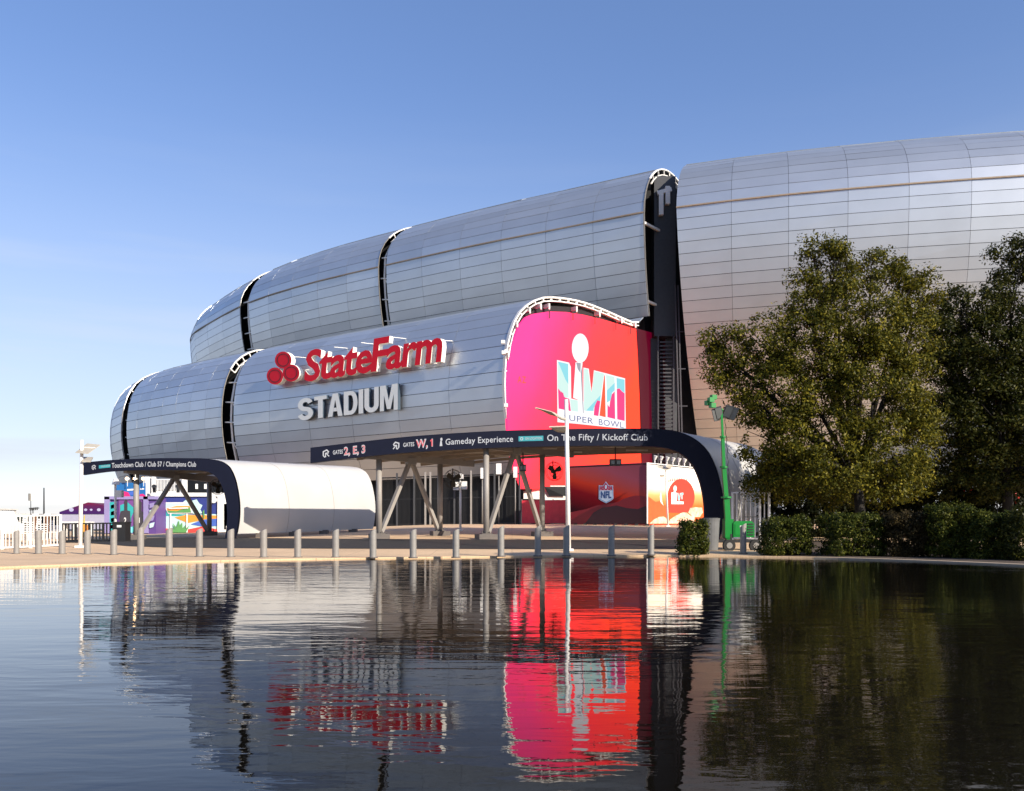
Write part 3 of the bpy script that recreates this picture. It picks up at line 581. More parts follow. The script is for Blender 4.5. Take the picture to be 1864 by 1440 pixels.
# ------------------------------------------------------------------ canopies
def canopy(tag_, outer, inner, Yf, ex, cols, braces, label, nseam):
    """fascia in the plane Y = Yf, roof and side shell swept back along ex"""
    base = P(outer[-1][0], outer[-1][1], Yf); root = thing('entrance_canopy', label, 'canopy', (base.x, Yf, g(base.x, Yf)))
    O = [P(a, b_, Yf) for a, b_ in catmull(outer, 6)]; I = [P(a, b_, Yf) for a, b_ in catmull(inner, 6)]; ex = Vector(ex); n_ = len(O)
    mb = MB(); th_ = Vector((0, .32, 0))
    mb.grid([O, I]); mb.grid([[p+th_ for p in I], [p+th_ for p in O]]); mb.grid([[p for p in I], [p+th_ for p in I]]); mb.grid([[p+th_ for p in O], [p for p in O]])
    mb.add([O[0], I[0], I[0]+th_, O[0]+th_], [(0, 1, 2, 3)]); mb.build('fascia', M_navy, root)
    # sweep: white outer skin, taupe underside
    mid = [o_.lerp(i_, .48) for o_, i_ in zip(O, I)]
    cut = [k for k in range(n_) if not (O[k].z < g(O[k].x, Yf)+.22 and k > n_/2)]
    Oc = [O[k]+Vector((0, .02, 0)) for k in cut]; Mc = [mid[k]+Vector((0, .02, 0)) for k in cut]
    dz = Vector((0, 0, .22)); st = [ex*(q/4) for q in range(5)]
    mb = MB()
    Of = [o_.lerp(m_, .03) for o_, m_ in zip(Oc, Mc)]
    def back(p, q): return p+ex*q+Vector((0, 0, (g(*(p+ex*q).xy)-g(*p.xy))*0.6))
    mb.grid([[back(p, q) for p in Of] for q in np.linspace(.015, 1, 6)], mi=0); mb.grid([[back(p, q) for p in Mc] for q in np.linspace(.015, 1, 6)], mi=1, flip=True)
    mb.grid([[back(p, 1) for p in Of], [back(p, 1) for p in Mc]], mi=0)
    mb.add([back(Of[-1], .015), back(Of[-1], 1), back(Mc[-1], 1), back(Mc[-1], .015)], [(0, 1, 2, 3)], 0)
    mb.add([back(Of[0], .015), back(Of[0], 1), back(Mc[0], 1), back(Mc[0], .015)], [(3, 2, 1, 0)], 0)
    roof = mb.build('roof_shell', [M_shell, M_soffit], root, smooth=True)
    roof.data.polygons.foreach_set('use_smooth', [True]*len(roof.data.polygons)); 
    try: roof.data.set_sharp_from_angle(angle=math.radians(40))
    except Exception: pass
    mb = MB()                               # fine standing joints of the skin
    for q in nseam:
        for a, b_ in zip(Of[:-1], Of[1:]):
            if a.z < 20: mb.bar(back(a, q)*1.0, back(b_, q), .02, .02)
    mb.build('skin_joint', M_col, roof)
    mb = MB()                               # feet under the shell edge
    for q in (.18, .4, .62, .85):
        p = back(Of[-1], q); gz = g(p.x, p.y); mb = MB(); mb.box((p.x-.15, p.y, (p.z+gz)/2), (.5, .6, max(p.z-gz+.1, .1))); mb.build('shell_foot', M_plinth, root)
    def zin(x, y):
        q = max(0., (y-Yf)/ex.y); X = x-ex.x*q; return float(np.interp(X, [p.x for p in Mc][:n_//2], [p.z for p in Mc][:n_//2]))
    for (px, yb, s_) in cols:
        f = P(px, HY, Yf); X = f.x; Y = Yf+.9
        if s_ > 0:
            X = f.x; Y = s_
            X = (px-CX)/F*Y
        gz = g(X, Y); zt = zin(X, Y)-.42
        mb = MB(); mb.tube([(X, Y, gz+.2), (X, Y, zt)], .155, 14); c_ = mb.build('column', M_col, root, smooth=True)
        mb = MB(); mb.box((X, Y, gz+.11), (1.0, 1.0, .30), .3)
        mb.box((X, Y, gz+.275), (.55, .55, .03), .3, 0)
        for bx, by_ in ((.2, .2), (-.2, .2), (.2, -.2), (-.2, -.2)): mb.tube([(X+bx, Y+by_, gz+.28), (X+bx, Y+by_, gz+.42)], .025, 6)
        mb.build('plinth', M_plinth, c_)
    # girders along the sweep, purlins along the roof
    for k in range(0, len(cols), 2):
        (pa_, _, ya), (pb_, _, yb_) = cols[k], cols[k+1]; a = Vector(((pa_-CX)/F*ya, ya, 0)); b_ = Vector(((pb_-CX)/F*yb_, yb_, 0)); d = (b_-a).normalized()
        q0, q1 = a-d*min(1.1, (ya-Yf-.36)/d.y), b_+d*3.0
        mb = MB(); mb.bar((q0.x, q0.y, zin(q0.x, q0.y)-.24), (q1.x, q1.y, zin(q1.x, q1.y)-.24), .22, .40); mb.build('girder', M_col, root)
        m_ = a.lerp(b_, .5); zt = zin(m_.x, m_.y)-.45
        for e_ in (a, b_):
            mb = MB(); f = m_+(e_-m_)*.04; h_ = m_+(e_-m_)*.93; mb.bar((f.x, f.y, zt), (h_.x, h_.y, g(h_.x, h_.y)+.35), .20, .20); mb.build('brace', M_col, root)
        mb = MB(); mb.box((m_.x, m_.y, zt+.05), (.5, .5, .35), .5); mb.build('gusset', M_col, root)
    xs = [p.x for p in Mc]; kmax = max(range(len(Mc)), key=lambda k: Mc[k].z)
    xr = Mc[min(kmax+int(len(Mc)*.12), len(Mc)-1)].x
    for q in np.linspace(.10, .96, 6):
        mb = MB(); X = np.linspace(O[0].x+.4, xr, 12)
        pts = [Vector((x, Yf, zin(x, Yf)-.07))+ex*q for x in X]
        for a, b_ in zip(pts[:-1], pts[1:]): mb.bar(a, b_, .12, .16)
        mb.build('purlin', M_soffit, root)
    mb = MB()
    for q in (.22, .5, .78):
        for x in np.linspace(O[0].x+1.6, xr-1.2, 5 if len(cols) > 2 else 2):
            p = Vector((x, Yf, zin(x, Yf)-.10))+ex*q; mb = MB(); mb.box(p, (1.3, .16, .09)); mb.build('strip_light', M_wall_l, root)
    return root, O, I
def mids(O, I):
    xs = [p.x for p in O]; k = max(range(len(O)), key=lambda i: O[i].z); k = min(len(O)-1, k+6)
    X = [p.x for p in O[:k]]; zo = [p.z for p in O[:k]]; xi = [p.x for p in I[:k]]; zi = [p.z for p in I[:k]]
    return lambda x: (float(np.interp(x, X, zo))+float(np.interp(x, xi, zi)))/2
def fascia_text(root, mid, Yf, s, px0, px1, capx, m, off=.012, dy=0., lay=.004, track=.02, grow=None):
    cs = chars(s, off, track); a0 = min(bbox(q[1])[0] for q in cs); a1 = max(bbox(q[1])[1] for q in cs); X0, X1 = (px0-CX)/F*Yf, (px1-CX)/F*Yf; k = (X1-X0)/(a1-a0); mb = MB(); kz = capx/F*Yf/cap()
    words = [q for q in s.split(' ') if q]; it = iter(cs)
    for wd in words:
        mb = MB()
        for _ in wd:
            c_, v, f = next(it); mb.add([(X0+(p[0]-a0)*k, Yf-lay, mid(X0+(p[0]-a0)*k)+(p[1]-cap()/2)*kz+dy) for p in v], f)
        mb.build('lettering', m, root)
def fascia_poly(root, mid, Yf, pts, px, py0, m, lay=.004, name='icon'):
    """pts in photo pixels relative to (px, middle of the fascia)"""
    mb = MB(); Q = []
    for a, b_ in pts:
        x = (px+a-CX)/F*Yf; Q.append((x, Yf-lay, mid(x)-b_/F*Yf))
    mb.add(Q, [tuple(range(len(Q)))]); return mb.build(name, m, root)
outR = [(565, 815), (640, 806), (740, 795), (880, 785.5), (1000, 781.5), (1100, 780), (1195, 781), (1232, 785), (1262, 797), (1285, 817), (1301, 846), (1311, 880), (1316.5, 915), (1316.5, 945), (1309, 988)]
inR = [(565, 843), (640, 834), (740, 824), (880, 816), (1000, 812.5), (1100, 811.5), (1185, 813), (1218, 817), (1243, 828), (1261, 846), (1273, 872), (1280, 900), (1283, 928), (1282.5, 952), (1277, 988)]
Yr = 44.0; exR = (5.8, 8.6, 0)
canR, OR_, IR_ = canopy('r', outR, inR, Yr, exR, [(690, 980, 45.3), (801, 976, 49.2), (885, 985, 44.6), (987, 977, 48.4)], None, 'long navy-fronted entrance canopy with white shell side in front of the screen', (.33, .66))
midR = mids(OR_, IR_)
outL = [(150, 842), (200, 837.5), (250, 835), (290, 834), (340, 834), (378, 835), (400, 839.5), (414, 849), (424, 868), (430.5, 895), (433.5, 922), (432.5, 948), (426, 984)]
inL = [(150, 864.5), (200, 858), (250, 856), (290, 855.5), (340, 856), (370, 857.5), (385, 862), (396, 871), (404, 886), (409.5, 905), (413, 926), (413, 950), (409, 984)]
Yl = 48.0; exL = (6.2, 9.6, 0)
canL, OL_, IL_ = canopy('l', outL, inL, Yl, exL, [(248, 979, 49.2), (381, 976, 55.5)], None, 'smaller navy-fronted canopy with a bright white curved shell on the left', (.33, .66))
midL = mids(OL_, IL_)
fascia_text(canR, midR, Yr, 'GATES', 606, 624, 7, M_letter, .015); fascia_text(canR, midR, Yr, '2, E, 3', 626, 665, 13.5, M_letter, .05); fascia_text(canR, midR, Yr, '2, E, 3', 626.6, 664.4, 12.2, M_lred, .0, lay=.008)
fascia_text(canR, midR, Yr, 'GATES', 734, 754, 7, M_letter, .015); fascia_text(canR, midR, Yr, 'W, 1', 757, 788, 14, M_letter, .05); fascia_text(canR, midR, Yr, 'W, 1', 757.6, 787.4, 12.6, M_lred, .0, lay=.008)
fascia_text(canR, midR, Yr, 'Gameday Experience', 811, 934, 10.6, M_letter, .008); fascia_text(canR, midR, Yr, 'On The Fifty / Kickoff Club', 996, 1179, 11.2, M_letter, .008)
fascia_poly(canR, midR, Yr, [(0, -4), (45, -4), (45, 5), (0, 5)], 944, 0, M_teal, name='badge'); fascia_text(canR, midR, Yr, 'ON LOCATION', 956, 986, 4.2, M_letter, .01, lay=.008, dy=-.01)
fascia_poly(canR, midR, Yr, [(3*math.cos(q), .5+3*math.sin(q)) for q in np.linspace(0, 6.28, 13)[:-1]], 949.5, 0, M_letter, .008); fascia_poly(canR, midR, Yr, [(1.7*math.cos(q), .5+1.7*math.sin(q)) for q in np.linspace(0, 6.28, 13)[:-1]], 949.5, 0, M_teal, .011)
arrow = [(-6, -5), (2, -7.5), (6, -3), (4, -1), (6, 5), (3.6, 5.5), (1, 0), (-1, 1), (3, 6), (-2, 7.5), (-2.5, 1.5), (.5, -2.2), (2, -3.2), (-4, -2), (-4.5, 3), (-6, 3)]
def arrow_icon(root, mid, Yf, px, sc_, flip):
    f = -1 if flip else 1
    for poly_ in ([(-6, -4.5), (1.5, -7.5), (6, -2.5), (4, -1.5), (1, -5), (-4, -3), (-4, 3.5), (-6, 3.5)], [(-6, 3.5), (-4, 3.5), (-1.5, 6), (-2.5, 7.5)], [(-1.8, -1.2), (4.8, -1.6), (4.8, .4), (-.2, .8)], [(-1.8, -1.2), (-.2, .8), (.2, 6.5), (-1.8, 6.8)], [(.3, 1.2), (1.8, .6), (6.2, 5.2), (4.8, 6.4)]):
        p_ = [(a*sc_*f, b_*sc_) for a, b_ in poly_]; fascia_poly(root, mid, Yf, p_ if not flip else list(reversed(p_)), px, 0, M_letter, name='arrow_mark')
arrow_icon(canR, midR, Yr, 593.5, 1.0, False); arrow_icon(canR, midR, Yr, 721, 1.0, True)
fascia_poly(canR, midR, Yr, [(-1.5, -2), (1.2, -2.5), (2.2, 7), (-2.6, 7)], 803, 0, M_letter, name='trophy_mark'); fascia_poly(canR, midR, Yr, [(.5+2*math.cos(q), -5+3.2*math.sin(q)) for q in np.linspace(0, 6.28, 11)[:-1]], 803, 0, M_letter, name='trophy_mark')
fascia_text(canL, midL, Yl, 'Touchdown Club / Club 57 / Champions Club', 203.5, 357, 8.6, M_letter, .014)
fascia_poly(canL, midL, Yl, [(0, -2.6), (21, -2.6), (21, 3.2), (0, 3.2)], 180, 0, M_teal, name='badge'); fascia_text(canL, midL, Yl, 'ON LOCATION', 184, 200, 2.6, M_letter, .005, lay=.008)
arrow_icon(canL, midL, Yl, 171, .62, False)

# ------------------------------------------------------------------ printed booth with the shield, behind the right canopy
bA, bB, bC = gp(1042, 953.5), gp(1178, 956), None
A0 = Vector((P(1030, HY, 68.5).x, 68.5, g(4, 68))); B0 = Vector((P(1178, HY, 64.5).x, 64.5, g(10, 64))); C0 = Vector((P(1312, HY, 71.5).x, 71.5, g(17, 71)))
bt = thing('printed_booth', 'large box wrapped in red desert dusk print with a shield emblem', 'booth', B0)
zt = EYE+(HY-842)/F*64.5; zb = B0.z+.12
def face(a, b_):
    d = (b_-a); L_ = d.length; d = d.normalized(); nrm = Vector((d.y, -d.x, 0))
    if nrm.y > 0: nrm = -nrm
    def fn(px, py, off=0.):
        k = (px-CX)/F; s_ = (k*a.y-a.x)/(d.x-k*d.y); p = Vector((a.x+d.x*s_, a.y+d.y*s_, 0))+nrm*off; return Vector((p.x, p.y, EYE+(HY-py)/F*p.y))
    return fn, nrm, d, L_
fA, nA, dA, _ = face(A0, B0); fB, nB, dB, _ = face(B0, C0)
m_dusk = ramp_mat('dusk_print', (.062, -.02, .2), [(0, (.03, .001, .005)), (.30, (.20, .002, .008)), (.46, (.52, .035, .014)), (.58, (.42, .055, .045)), (.78, (.32, .07, .10)), (1, (.26, .06, .085))], 0, .4, noise=.12, nscale=.25, offset=.13)
m_dusk2 = ramp_mat('dusk_print_left', (.16, -.09, .03), [(0, (.42, .002, .010)), (.4, (.46, .004, .014)), (1, (.46, .025, .025))], 0, .4, noise=.1, offset=1.2)
def panel3(name, c4, nrm, m, par, th_=.12):
    mb = MB(); mb.slab([Vector(q) for q in c4], -nrm*th_); return mb.build(name, m, par)
zq = lambda v, z: Vector((v.x, v.y, z))
front = panel3('front_panel', [zq(A0, zb), zq(B0, zb), zq(B0, zt), zq(A0, zt)], nA, m_dusk, bt)
# the dark red left third of the print and the mountain silhouette
def flat(fn, nrm, pts, m, off, name, par):
    mb = MB(); mb.slab([fn(a, b_, off) for a, b_ in pts], -nrm*.003); return mb.build(name, m, par)
S4 = lambda pts: [(1000+a*.16094, 830+b_*.16094) for a, b_ in pts]
m_mtn = mat('print_mountain', (.030, .002, .007), .45, var=.1, scale=.3); m_mtn2 = mat('print_mountain_red', (.20, .002, .010), .45, var=.15, scale=.3)
flat(fA, nA, S4([(232, 640), (420, 600), (540, 560), (640, 545), (780, 520), (830, 490), (900, 465), (985, 447), (1060, 455), (1105, 458), (1108, 765), (232, 772)]), m_mtn2, .010, 'print_mountain', front)
flat(fA, nA, S4([(400, 770), (500, 640), (600, 585), (760, 560), (880, 590), (1000, 600), (1107, 560), (1108, 765)]), m_mtn, .014, 'print_mountain', front)
side_m = ramp_mat('sunset_print', (0, 0, .21), [(0, (.85, .10, .025)), (.33, (.86, .14, .03)), (.50, (.87, .36, .13)), (.64, (.88, .78, .64)), (1, (.88, .86, .82))], 0, .4, noise=.1, nscale=.3)
zt2 = EYE+(HY-844)/F*71.5
sidep = panel3('side_panel', [zq(B0, zb), zq(C0, zb), zq(C0, zt-.1), zq(B0, zt)], nB, side_m, bt)
mb = MB(); mb.slab([zq(A0, zt-.05), zq(B0, zt-.05), zq(C0, zt-.15), Vector((A0.x+6, 77, zt-.1))], Vector((0, 0, -.1))); mb.build('roof', M_dark, bt)
mb = MB(); mb.bar(zq(B0, zb)+nB*.03+nA*.02, zq(B0, zt)+nB*.03+nA*.02, .1, .1); mb.build('corner_trim', M_white, bt)
p_org = mat('print_orange', (.78, .26, .07), .45); p_red = mat('print_red', (.80, .040, .018), .45, var=.04); p_w = mat('print_white', (.82, .78, .76), .45, var=.03); p_rock = mat('print_rock', (.78, .48, .34), .5, var=.5, scale=3); p_hill = mat('print_hill', (.82, .10, .02), .45)
flat(fB, nB, S4([(1112, 455), (1150, 480), (1200, 520), (1250, 510), (1300, 560), (1350, 600), (1345, 765), (1120, 768)]), p_hill, .006, 'print_field', sidep)
flat(fB, nB, S4([(1335, 640)]+[(1490+152*math.cos(q), 460-200*math.sin(q)) for q in np.linspace(-1.25, 3.3, 30)]+[(1345, 560)]), p_red, .010, 'print_disc', sidep)
for k in range(11): x_ = 1345+k*20; flat(fB, nB, S4([(x_, 300-22*math.sin((k+1)/12*3.1)), (x_+7, 246-14*math.sin((k+1)/12*3.1)), (x_+13, 300-22*math.sin((k+1)/12*3.1))]), p_red, .012, 'print_lace', sidep)
flat(fB, nB, S4([(1260, 400), (1248, 460), (1256, 520), (1290, 565), (1275, 520), (1268, 460)]), p_w, .014, 'print_highlight', sidep)
flat(fB, nB, S4([(1378, 545), (1378, 412), (1402, 412), (1405, 395), (1420, 395), (1438, 420), (1440, 512), (1517, 516), (1517, 545)]), p_w, .018, 'print_numeral', sidep)
flat(fB, nB, S4([(1420+19*math.cos(q), 368+34*math.sin(q)) for q in np.linspace(0, 6.28, 15)[:-1]]), p_w, .020, 'print_ball', sidep)
p_tq = mat('print_turquoise', (.20, .55, .58), .45)
flat(fB, nB, S4([(1444, 418), (1458, 418), (1466, 470), (1474, 418), (1486, 418), (1472, 505), (1456, 505)]), p_tq, .018, 'print_numeral', sidep); flat(fB, nB, S4([(1490, 416), (1514, 416), (1514, 440), (1504, 440), (1504, 490), (1492, 490)]), p_tq, .018, 'print_numeral', sidep)
for poly_ in ([(1130, 765), (1180, 720), (1240, 690), (1290, 685), (1340, 715), (1355, 765)], [(1340, 765), (1360, 720), (1420, 680), (1500, 640), (1550, 640), (1600, 680), (1640, 690), (1640, 765)], [(1570, 640), (1590, 590), (1650, 580), (1725, 585), (1735, 640), (1700, 690), (1620, 690)]):
    flat(fB, nB, S4(poly_), p_rock, .016+random.random()*.004, 'print_rock', sidep)
# shield emblem
p_bl = mat('print_blue', (.10, .30, .55), .45); p_lb = mat('print_pale_blue', (.55, .66, .78), .45); p_dr = mat('print_crimson', (.40, .01, .06), .45)
shield = [(565, 335), (610, 340), (640, 295), (672, 340), (718, 335), (722, 480), (700, 500), (645, 530), (585, 500), (562, 480)]
cxs, cys = 642, 415
grow = lambda k: [(cxs+(a-cxs)*k, cys+(b_-cys)*k) for a, b_ in shield]
sh = flat(fA, nA, S4(grow(1.05)), p_lb, .018, 'shield_rim', front); flat(fA, nA, S4(grow(.99)), p_bl, .022, 'shield_field', front); flat(fA, nA, S4(grow(.93)), p_lb, .026, 'shield_field', front)
flat(fA, nA, S4([(572, 340), (612, 345), (641, 302), (670, 345), (712, 340), (714, 388), (570, 388)]), p_dr, .030, 'shield_field', front)
for x_, y_ in ((585, 350), (608, 365), (585, 378), (622, 380), (662, 380), (675, 362), (698, 350), (698, 378)): flat(fA, nA, S4([(x_+5*math.cos(q), y_+5*math.sin(q)) for q in np.linspace(0, 6.28, 6)[:-1]]), p_lb, .034, 'shield_star', front)
flat(fA, nA, S4([(641+12*math.cos(q), 350+24*math.sin(q)) for q in np.linspace(0, 6.28, 13)[:-1]]), p_lb, .034, 'shield_ball', front)
cs = chars('NFL', .04, .0); a0 = min(bbox(q[1])[0] for q in cs); a1 = max(bbox(q[1])[1] for q in cs); mb = MB()
for c_, v, f in cs: mb.add([fA(*S4([(584+(p[0]-a0)/(a1-a0)*120, 475-p[1]/cap()*72)])[0], .034) for p in v], f)
mb.build('lettering', mat('print_navy', (.02, .07, .22), .45), front)
for k in range(9):
    q = k/8; p = zq(B0, zt+.05).lerp(zq(C0, zt-.03), .12+q*.62)-nB*.2
    mb = MB(); mb.tube([p, p+Vector((0, 0, .25))], .05, 6); mb.tube([p+Vector((0, 0, .25)), p+nB*.1+Vector((0, 0, .55))], [.09, .16], 8); mb.build('roof_lamp', M_white, bt)
mb = MB()
for k in range(9): p = zq(A0, g(8, 66)+.05).lerp(zq(B0, g(10, 65)+.05), k/8.); mb.box(p, (.25, .3, .16))
mb.build('levelling_foot', M_black, bt, kind='stuff')
# red tarpaulin fence left of the booth
tf0, tf1 = gp(949, 957.5), Vector((P(1036, HY, 72).x, 72, g(5, 72)))
tf0 = Vector((P(950, HY, 74).x, 74, g(1, 74))); ft = thing('tarp_fence', 'red tarpaulin screen fence beside the printed booth', 'fence', tf0)
zt_ = EYE+(HY-911)/F*74; mb = MB(); rows = []
for q in np.linspace(0, 1, 5): rows.append([Vector((tf0.x+(tf1.x-tf0.x)*k/16, tf0.y+(tf1.y-tf0.y)*k/16-.05*math.sin(k*2.1+q*2), tf0.z+.1+(zt_-tf0.z-.1)*q)) for k in range(17)])
mb.grid(rows); mb.build('tarpaulin', M_redtarp, ft, smooth=True)
for k in range(4): p = tf0.lerp(tf1, k/3); mb = MB(); mb.tube([p+Vector((0, .1, 0)), p+Vector((0, .1, zt_-tf0.z+.1))], .04, 6); mb.build('post', M_galv, ft)

# ------------------------------------------------------------------ dark gate fence under the stadium
gA, gB = Vector((P(692, HY, 80).x, 80, g(-12, 80))), Vector((P(946, HY, 76).x, 76, g(0, 76)))
gf = thing('gate_fence', 'tall dark metal gates closing the stadium undercroft', 'fence', gA); H_ = EYE+(HY-868)/F*78-gA.z
mb = MB(); N_ = 110
for k in range(N_+1):
    p = gA.lerp(gB, k/N_); mb.bar(p, p+Vector((0, 0, H_)), .035, .035)
mb.build('bars', M_galv if False else mat('gate_bar', (.010, .010, .011), .6, .1), gf, kind='stuff')
for z in (.15, H_*.55, H_): mb = MB(); mb.bar(gA+Vector((0, 0, z)), gB+Vector((0, 0, z)), .07, .1); mb.build('rail', M_black, gf)
for k in (0, 14, 28, 37, 41, 60, 73, 91, 110):
    p = gA.lerp(gB, k/110); mb = MB(); mb.bar(p-Vector((0, .1, 0)), p+Vector((0, -.1, H_+.4)), .16, .16); mb.build('post', M_col if k in (37, 41, 73) else M_shaft, gf)
for px, wd, hgt, y in ((878, 8, 3.6, 868), (908, 12, 3.8, 860), (938, 9, 3.6, 866)):
    p = P(px, HY, 75.5); b0 = gxy(p.x, 75.5); pl = thing('speaker_pole', {878: 'slim pole with a small teal and white box before the gates', 908: 'slim pole with the widest white box before the dark gates', 938: 'slim pole with a white box nearest the red tarp fence'}[px], 'pole', b0, 'slim poles before the gates')
    mb = MB(); zt_ = EYE+(HY-y)/F*75.5; mb.tube([b0, (b0.x, b0.y, zt_)], .05, 8); mb.build('pole', M_galv, pl, smooth=True)
    mb = MB(); mb.box((b0.x, b0.y-.12, zt_+.3), (wd/F*75.5*.8, .35, .95)); mb.build('box', M_white, pl)

# ------------------------------------------------------------------ bollards
def bollard_mesh():
    root = thing('bollard', '', 'bollard', (0, 0, 0), 'slant-topped bollards along the pond edge')
    n_, r_ = 20, .118; mb = MB(); vs = []
    for q, z in ((1., 0), (1., .02)): pass
    prof = [(r_, 0.0), (r_, .90)]
    ring0 = [(r_*math.cos(2*math.pi*k/n_), r_*math.sin(2*math.pi*k/n_)) for k in range(n_)]
    zt = lambda x, y: 1.03+.55*x-.25*y
    v = [(x, y, 0) for x, y in ring0]+[(x, y, zt(x, y)-.012) for x, y in ring0]+[(x*.93, y*.93, zt(x*.93, y*.93)) for x, y in ring0]
    f = [(k, (k+1) % n_, n_+(k+1) % n_, n_+k) for k in range(n_)]+[(n_+k, n_+(k+1) % n_, 2*n_+(k+1) % n_, 2*n_+k) for k in range(n_)]+[tuple(range(2*n_, 3*n_))]
    mb.add(v, f); mb.build('post', M_galv, root)
    mb = MB(); mb.tube([(0, 0, -.02), (0, 0, .025)], .165, 16); mb.build('base_collar', M_plinth, root); return root
b0 = bollard_mesh()
bpx = [(30, 1008), (70, 1008), (113, 1008.5), (159, 1009), (207, 1010), (256, 1011), (308, 1012.5), (363, 1013.5), (420, 1014), (480, 1014.5), (542, 1014.5), (611, 1014.5), (679, 1015), (752, 1015), (830, 1014.5), (912, 1012.5), (979, 1012), (1031, 1011.5), (1113, 1011.5), (1185, 1010), (1353, 1008)]
ordn = ['first', 'second', 'third', 'fourth', 'fifth', 'sixth', 'seventh', 'eighth', 'ninth', 'tenth', 'eleventh', 'twelfth', 'thirteenth', 'fourteenth', 'fifteenth', 'sixteenth', 'seventeenth', 'eighteenth', 'nineteenth', 'twentieth', '']
for k, (px, py) in enumerate(bpx):
    p = gp(px, py); o = b0 if k == 0 else copy_tree(b0)
    o.location = p; o.rotation_euler.z = random.uniform(-.15, .15); s_ = {0: 1}.get(k, 1); zh = 1.06
    o['label'] = 'slant-topped steel bollard, leftmost of the row, before the white fence' if k == 0 else ('shaded steel bollard standing in front of the green light tower' if k == 20 else f'slant-topped steel bollard on the pond edge, {ordn[k]} of the row from the left')
    want = {0: 41, 1: 42, 2: 42, 3: 43, 4: 45}.get(k, 50 if k < 15 else 54); o.scale.z = want/F*p.y/1.06; o.scale.x = o.scale.y = {0: .9}.get(k, 1.05)

# ------------------------------------------------------------------ lamp posts
def pole_thing(label, base, ztop, r, name='lamp_post', lean=(0, 0)):
    t_ = thing(name, label, 'lamp post', base, None); mb = MB(); mb.tube([base, (base.x+lean[0], base.y+lean[1], ztop)], [r*1.1, r*.85], 12); mb.build('pole', M_pole, t_, smooth=True)
    mb = MB(); mb.box(base+Vector((0, 0, .05)), (r*4.2, r*4.2, .1)); mb.build('base_plate', M_pole, t_)
    return t_
p = gp(146, 997); t_ = pole_thing('tall white pole carrying a tilted panel at the left canopy corner', p, EYE+(HY-801)/F*p.y, .085, lean=(.08, 0))
def pq(pts, Y, dy): return [P(a, b_, Y+d_) for (a, b_), d_ in zip(pts, dy)]
mb = MB(); mb.slab(pq([(137, 824.5), (160, 826.5), (182, 811), (158, 808.5)], p.y, (-.25, -.3, .5, .5)), (0, .03, .04)); sp = mb.build('solar_panel', M_solar, t_)
mb = MB(); mb.bar(*pq([(150, 814.5), (173, 815)], p.y, (.2, .2)), .05, .05); mb.build('panel_strut', M_white, sp)
mb = MB(); mb.slab(pq([(148.5, 841), (165, 841.5), (169, 835), (149, 834.5)], p.y, (-.2, -.2, .35, .35)), (0, .03, .08)); mb.build('lamp_head', M_solar, t_)
p = gp(1035, 1003); t_ = pole_thing('tallest white pole with a curved lamp arm in front of the screen', p, EYE+(HY-727)/F*p.y, .095, lean=(-.10, 0))
mb = MB(); mb.tube([P(974, 743, p.y-.5), P(990, 747, p.y-.4), P(1008, 753, p.y-.2), P(1022, 762, p.y-.1), P(1031, 764, p.y)], [.02, .05, .06, .06, .06], 8); mb.slab(pq([(975, 742.5), (1004, 750), (1016, 760), (1000, 755)], p.y, (-.7, -.6, -.2, .2)), (0, 0, .03)); mb.build('lamp_arm', M_solar, t_)
mb = MB(); mb.slab(pq([(1000, 778), (1030, 777), (1030, 788), (1014, 787)], p.y, (-.5, -.3, .1, .2)), (0, .03, .05)); mb.build('lamp_head', M_solar, t_)
p = Vector((P(838, HY, 56).x, 56, 0)); p.z = g(p.x, 56); t_ = pole_thing('short white post with two boxes under the long canopy', p, EYE+(HY-862)/F*56, .07, 'service_post'); t_['category'] = 'post'
for dx, dz in ((-.28, 0), (.26, .05)): mb = MB(); mb.box((p.x+dx, p.y-.1, EYE+(HY-885)/F*56+dz), (.36, .3, .52)); mb.build('box', M_white, t_)
mb = MB(); mb.box((p.x, p.y-.1, EYE+(HY-868)/F*56), (.4, .3, .3)); mb.build('camera_housing', M_white, t_)
p = Vector((P(1216, HY, 62.5).x, 62.5, 0)); p.z = g(p.x, 62.5); t_ = pole_thing('white post with paired tilted panels before the sunlit booth side', p, EYE+(HY-845)/F*62.5, .07, lean=(-.2, 0))
for pts, dy in (([(1193, 850), (1212, 857), (1222, 854), (1208, 849)], (-.4, -.3, .4, .4)), ([(1212, 850), (1220, 854), (1225, 848), (1216, 846)], (-.4, .2, .4, 0))):
    mb = MB(); mb.slab(pq(pts, 62.3, dy), (0, .03, .06)); mb.build('solar_panel', M_solar, t_)
mb = MB(); mb.box(P(1205, 866, 62.3), (.3, .3, .14)); mb.build('lamp_head', M_solar, t_)
p = gp(209, 992); p = Vector((P(210, HY, 52).x, 52, 0)); p.z = g(p.x, 52); t_ = pole_thing('white post with hooded head and box beside the purple booth', p, EYE+(HY-874)/F*52, .075, 'service_post'); t_['category'] = 'post'
mb = MB(); mb.tube([P(211, 882, 51.9), P(211, 872, 51.9)], [.24, .13], 12); mb.build('hood', M_white, t_); mb = MB(); mb.box(P(217, 899, 51.8), (.42, .35, .42)); mb.build('box', M_white, t_)

